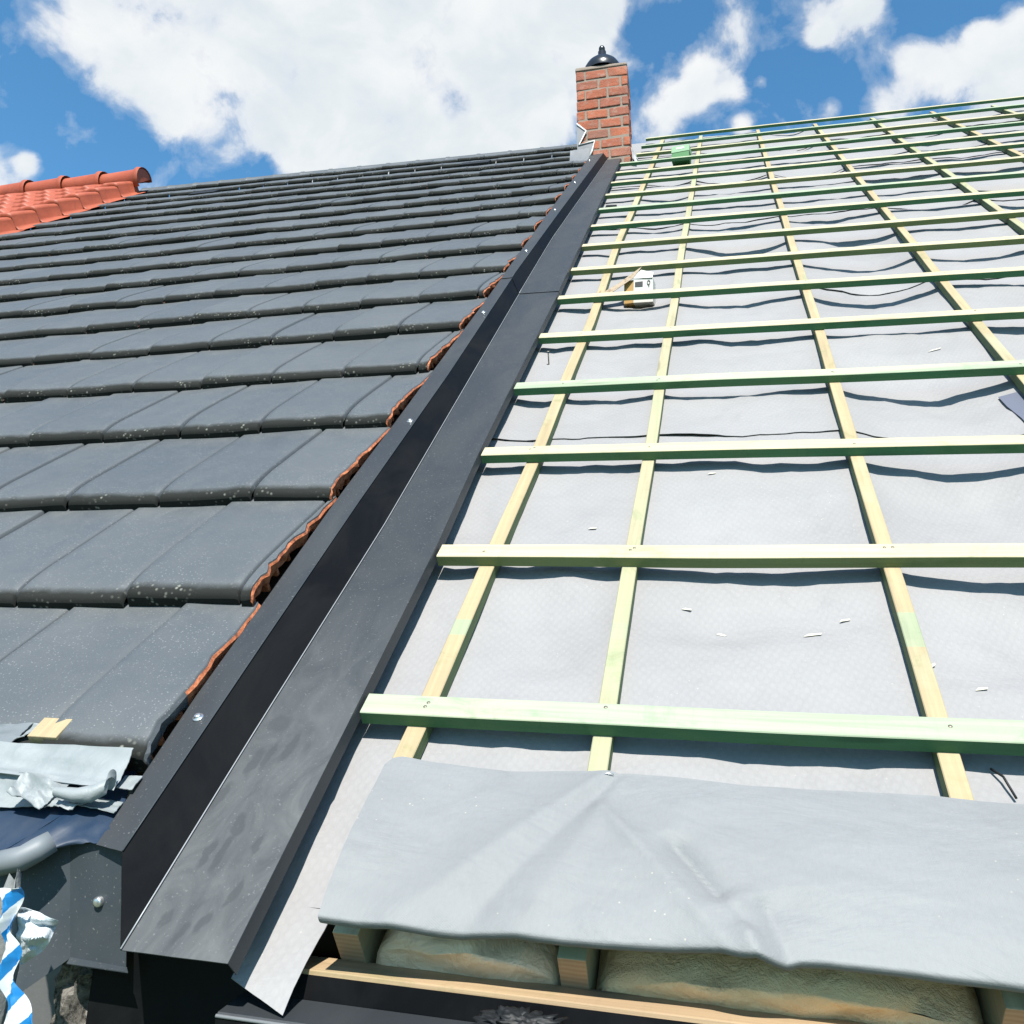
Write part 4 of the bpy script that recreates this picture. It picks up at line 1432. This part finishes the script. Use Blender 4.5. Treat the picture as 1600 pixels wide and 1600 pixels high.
# blue and white barrier tape with a crumpled white film
def ribbon(name, pts, wid, m, label, cat, twist=(0.0,), group=None, parent=None, solid=0.0006):
    o_ = pts[0].copy() if parent is None else parent.location.copy()
    P = []
    n_ = 40
    for k in range(n_ + 1):
        f = k / n_ * (len(pts) - 1)
        i_ = min(int(f), len(pts) - 2)
        q = f - i_
        pm, p0, p1, p2 = pts[max(i_ - 1, 0)], pts[i_], pts[i_ + 1], pts[min(i_ + 2, len(pts) - 1)]
        p = 0.5 * ((2 * p0) + (p1 - pm) * q + (2 * pm - 5 * p0 + 4 * p1 - p2) * q * q + (3 * p0 - pm - 3 * p1 + p2) * q ** 3)
        tw = interp(k / n_ * (len(twist) - 1), [(j, x) for j, x in enumerate(twist)]) if len(twist) > 1 else twist[0]
        sx = Vector((math.cos(tw), math.sin(tw) * 0.9, 0.15 * math.sin(tw * 2)))
        w_ = wid if not isinstance(wid, (list, tuple)) else interp(k / n_ * (len(wid) - 1), [(j, x) for j, x in enumerate(wid)])
        P.append([p - o_ + sx * w_ * (x - 0.5) + Vector((0, 0.006 * math.sin(x * 6 + k * 0.5), 0)) for x in (0, 0.25, 0.5, 0.75, 1)])
    b = MB()
    b.grid(P, 0, True, [(x, k / n_) for k in range(n_ + 1) for x in (0, 0.25, 0.5, 0.75, 1)])
    o = b.build(name, m, parent, None if parent is not None else o_, solid=solid, offset=0)
    if label:
        tag(o, label, cat, group)
    return o


YT = -0.42
ribbon("barrier_tape", [onY(12, 1388, YT), onY(16, 1420, YT), onY(12, 1455, YT), onY(16, 1490, YT), onY(14, 1530, YT), onY(24, 1570, YT), onY(34, 1610, YT), onY(44, 1660, YT)],
       [0.034, 0.017, 0.010, 0.020, 0.016, 0.024, 0.036, 0.042], [M["tape_white"], M["tape_blue"]], "twisted blue and white striped barrier tape hanging at the lower left", "barrier tape", (0.3, 0.9, 0.2, 0.7, 0.1, 0.5))
b = MB()
cen = onY(52, 1452, -0.38)
P = []
out_ = [(18, 1416), (40, 1418), (62, 1426), (78, 1434), (91, 1438), (84, 1456), (76, 1474), (66, 1486), (48, 1498), (32, 1508), (24, 1490), (20, 1460)]
outd = []
for q0, q1 in zip(out_, out_[1:] + out_[:1]):
    outd += [(lerp(q0[0], q1[0], j / 4), lerp(q0[1], q1[1], j / 4)) for j in range(4)]
for r_ in range(13):
    row = []
    for q in outd + outd[:1]:
        f = r_ / 12
        x, y = lerp(52, q[0], f), lerp(1456, q[1], f)
        row.append(onY(x, y, -0.385 - 0.018 * (1 - f) - 0.02 * fbm(x * 0.03, y * 0.055, 3.0, 2)) - cen)
    P.append(row)
b.grid(P, 0, True)
o = b.build("white_film", M["foil_white"], None, cen, solid=0.0006)
tag(o, "crumpled white plastic film behind the barrier tape", "plastic film")
# stone at the very left, rough mortar and grey pipe below the corner
b = MB()
P = []
cs = onY(0, 1520, -0.40)
for a in range(13):
    row = []
    for k in range(9):
        th_, ph_ = a / 12 * 2 * math.pi, k / 8 * math.pi
        rr = 1 + 0.25 * fbm(math.cos(th_) * 1.3, math.sin(th_) * 1.3, k * 0.5, 3)
        row.append((rr * 0.016 * math.sin(ph_) * math.cos(th_) - 0.008, rr * 0.02 * math.sin(ph_) * math.sin(th_) + 0.01, rr * 0.10 * math.cos(ph_)))
    P.append(row)
b.grid(P, 0, True)
o = b.build("grey_stone", M["stone"], None, cs)
tag(o, "rough grey stone edge at the lower left border behind the tape", "stone")
b = MB()
cs = onY(118, 1560, -0.22)
P = []
for a in range(13):
    row = []
    for k in range(17):
        x, z_ = a / 12 - 0.5, k / 16 - 0.5
        row.append((x * 0.05 * (1 + 0.5 * fbm(z_ * 5, 1.0, 0, 2)) + 0.012 * fbm(z_ * 6, 2.0, 0, 3), -0.03 * math.cos(x * math.pi) + 0.02 * fbm(x * 4, z_ * 6, 4.0, 4), z_ * 0.20))
    P.append(row)
b.grid(P, 0, True)
o = b.build("mortar_lump", M["rough_render"], None, cs, solid=0.01)
tag(o, "crumbling pale mortar edge in the shade under the gutter corner", "mortar")
b = MB()
p0, p1 = onY(137, 1525, -0.20), onY(133, 1680, -0.20)
b.tube([Vector(), p1 - p0], 0.011, 16)
o = b.build("drain_pipe", M["pvc_grey"], None, p0)
tag(o, "short grey plastic pipe standing in the shade below the gutter corner", "pipe")
pL, pR = onY(146, 1506, -0.235), onY(462, 1560, -0.235)
b = MB()
b.box((0, 0, -0.6), (pR.x - pL.x, 0.02, 0.045), 0, 0.002)
o = b.build("shade_board", M["black_metal"], None, pL)  # dark board added in place of deep shade, hiding the sunlit wall
tag(o, "added black board standing in for the deep shade under the end of the step flashing", "board")

# ------------------------------------------------------------------ small things lying on the roof
# cardboard box
uc, vc = onN(997, 466, -0.02)
cbx = empty("cardboard_box", W(uc, 5.16, -0.10), Matrix.Rotation(math.radians(-6), 3, "Z"))
tag(cbx, "small white cardboard box with an open brown printed flap, sitting on a batten", "cardboard box")
bw, bd, bh = 0.098, 0.06, 0.105
b = MB()
b.box((-bw * 0.28, 0.0, 0.0), (bw * 0.52, bd, bh), 0, 0.0015, jit=0.002)
b.build("box_body", M["card_white"], cbx)
b = MB()
b.box((-bw * 0.68, 0.004, 0.004), (-bw * 0.28 - 0.0005, bd, bh * 0.99), 0, 0.0012)
b.build("box_side", M["card_raw"], cbx)
b = MB()
b.add([(-bw * 0.3, -0.004, bh + 0.002), (bw * 0.5, -0.004, bh - 0.004), (bw * 0.42, 0.055, bh + 0.05), (-bw * 0.1, 0.05, bh + 0.065)], [(0, 1, 2, 3)])
b.build("lid_flap", M["card_white"], cbx, solid=0.0015)
b = MB()
b.add([(-bw * 0.3, -0.006, bh + 0.002), (-bw * 0.05, 0.05, bh + 0.08), (-bw * 0.95, 0.0, bh * 0.88), (-bw * 1.55, -0.03, bh * 0.42), (-bw * 1.62, -0.05, bh * 0.05), (-bw * 1.2, -0.04, bh * 0.28)], [(0, 1, 2, 3, 4, 5)])
b.build("side_flap", M["card_brown"], cbx, solid=0.0015)
b = MB()
b.box((-bw * 0.22, -0.0022, bh * 0.66), (bw * 0.1, -0.0012, bh * 0.86), 0)
b.tube([(bw * 0.34 + 0.0055 * math.cos(q), -0.0018, bh * 0.79 + 0.009 * math.sin(q)) for q in [2 * math.pi * j / 12 for j in range(13)]], 0.0014, 6)
b.tube([(bw * 0.34, -0.0018, bh * 0.70), (bw * 0.36, -0.0018, bh * 0.62)], 0.0014, 6)
b.build("printed_mark", M["ink"], cbx)
# green carton
uc, vc = onN(1058, 262, 0.0)
gc = empty("green_carton", W(uc, 12.97, -0.02), Matrix.Rotation(math.radians(-8), 3, "Z"))
tag(gc, "small green carton with a pale lid standing on the battens near the chimney", "carton")
b = MB()
b.box((-0.065, 0.0, -0.02), (0.065, 0.10, 0.052), 0, 0.002)
b.build("carton_body", M["green_carton"], gc)
b = MB()
b.box((-0.068, -0.003, 0.0525), (0.068, 0.103, 0.105), 0, 0.002)
b.build("carton_lid", M["green_lid"], gc)
b = MB()
b.box((-0.03, -0.0045, 0.075), (0.03, -0.0032, 0.092), 0)
b.build("carton_label", M["label_white"], gc)
# splinters
SPL = [(1270, 990, "largest pale wood splinter, on the underlay below the third counter batten's middle"), (1073, 946, "short splinter left of the largest one, close under the second batten"),
       (1127, 978, "thin splinter lying between the two lowest battens, centre"), (1320, 967, "thin brown splinter right of the largest one"), (1533, 1080, "pale splinter right of the third counter batten above the lowest batten"),
       (1460, 548, "long white splinter high up between third and fourth counter battens"), (926, 829, "pale sliver above the second batten between first and second counter battens"),
       (1112, 744, "tiny splinter just below the third batten"), (1455, 1042, "pale splinter beside the third counter batten's right side")]
for i, (px, py, lab) in enumerate(SPL):
    uu, vv = onN(px, py, -0.12)
    s_ = (0.017 if i in (0, 5) else 0.010) * (1.5 if i == 5 else 1)
    b = MB()
    b.add([(-s_, -0.002, -0.002), (s_ * 0.8, -0.003, 0.0), (s_, 0.001, 0.0), (-s_ * 0.4, 0.003, -0.001)], [(0, 1, 2, 3)])
    o = b.build("wood_splinter", M["splinter"], None, W(uu, vv, -0.109 + sag(uu, vv) + 0.008), RP @ Matrix.Rotation(rnd.uniform(-0.6, 1.0), 3, "Z"), solid=0.001, offset=0)
    tag(o, lab, "wood splinter", "wood splinters on the underlay")
# nails / wire ends
for k, (px, py, du_, lab) in enumerate(((857, 565, 0.0, "dark nail sticking up from the underlay left of the first counter batten"), (1570, 1225, 0.02, "black strap end lying on the underlay at the right edge above the flap"))):
    uu, vv = onN(px, py, -0.10)
    b = MB()
    if k == 0:
        b.tube([(0, 0, -0.012), (0.001, 0.006, 0.045)], 0.0022, 8)
        b.lathe([(0.0, 0.046), (0.005, 0.0455), (0.005, 0.044)], (0.001, 0.006, 0), 10)
        nm = "steel_nail"
    else:
        b.tube([(-0.010, 0.03, 0.006), (0.0, 0.01, 0.012), (0.008, -0.025, 0.008)], 0.0018, 8)
        nm = "strap_end"
    o = b.build(nm, M["nail"] if k == 0 else M["black_plastic"], None, W(uu, vv, -0.109 + sag(uu, vv)), RP)
    tag(o, lab, "nail" if k == 0 else "strap")
# slate coloured flat patch on the underlay at the right edge
pp = [onN(x, y, -0.105) for x, y in ((1561, 612), (1640, 600), (1640, 690), (1597, 648), (1575, 628))]
org = (pp[0][0], pp[0][1], -0.11)
b = MB()
b.add([roofpt((u, v, -0.109 + sag(u, v) + 0.012), org) for u, v in pp], [(0, 1, 2, 3, 4)])
o = b.build("underlay_patch", M["dark_patch"], None, W(*org), RP, solid=0.001)
tag(o, "dark slate patch on the underlay at the right edge", "tape patch")
# dark offcut near the upper flashing
uu, vv = onN(955, 324, -0.08)
b = MB()
b.box((-0.035, -0.02, -0.006), (0.035, 0.02, 0.010), 0, 0.003, jit=0.003)
o = b.build("film_offcut", M["black_plastic"], None, W(uu, vv, -0.075), RP)
tag(o, "small black offcut on the underlay beside the upper flashing", "offcut")
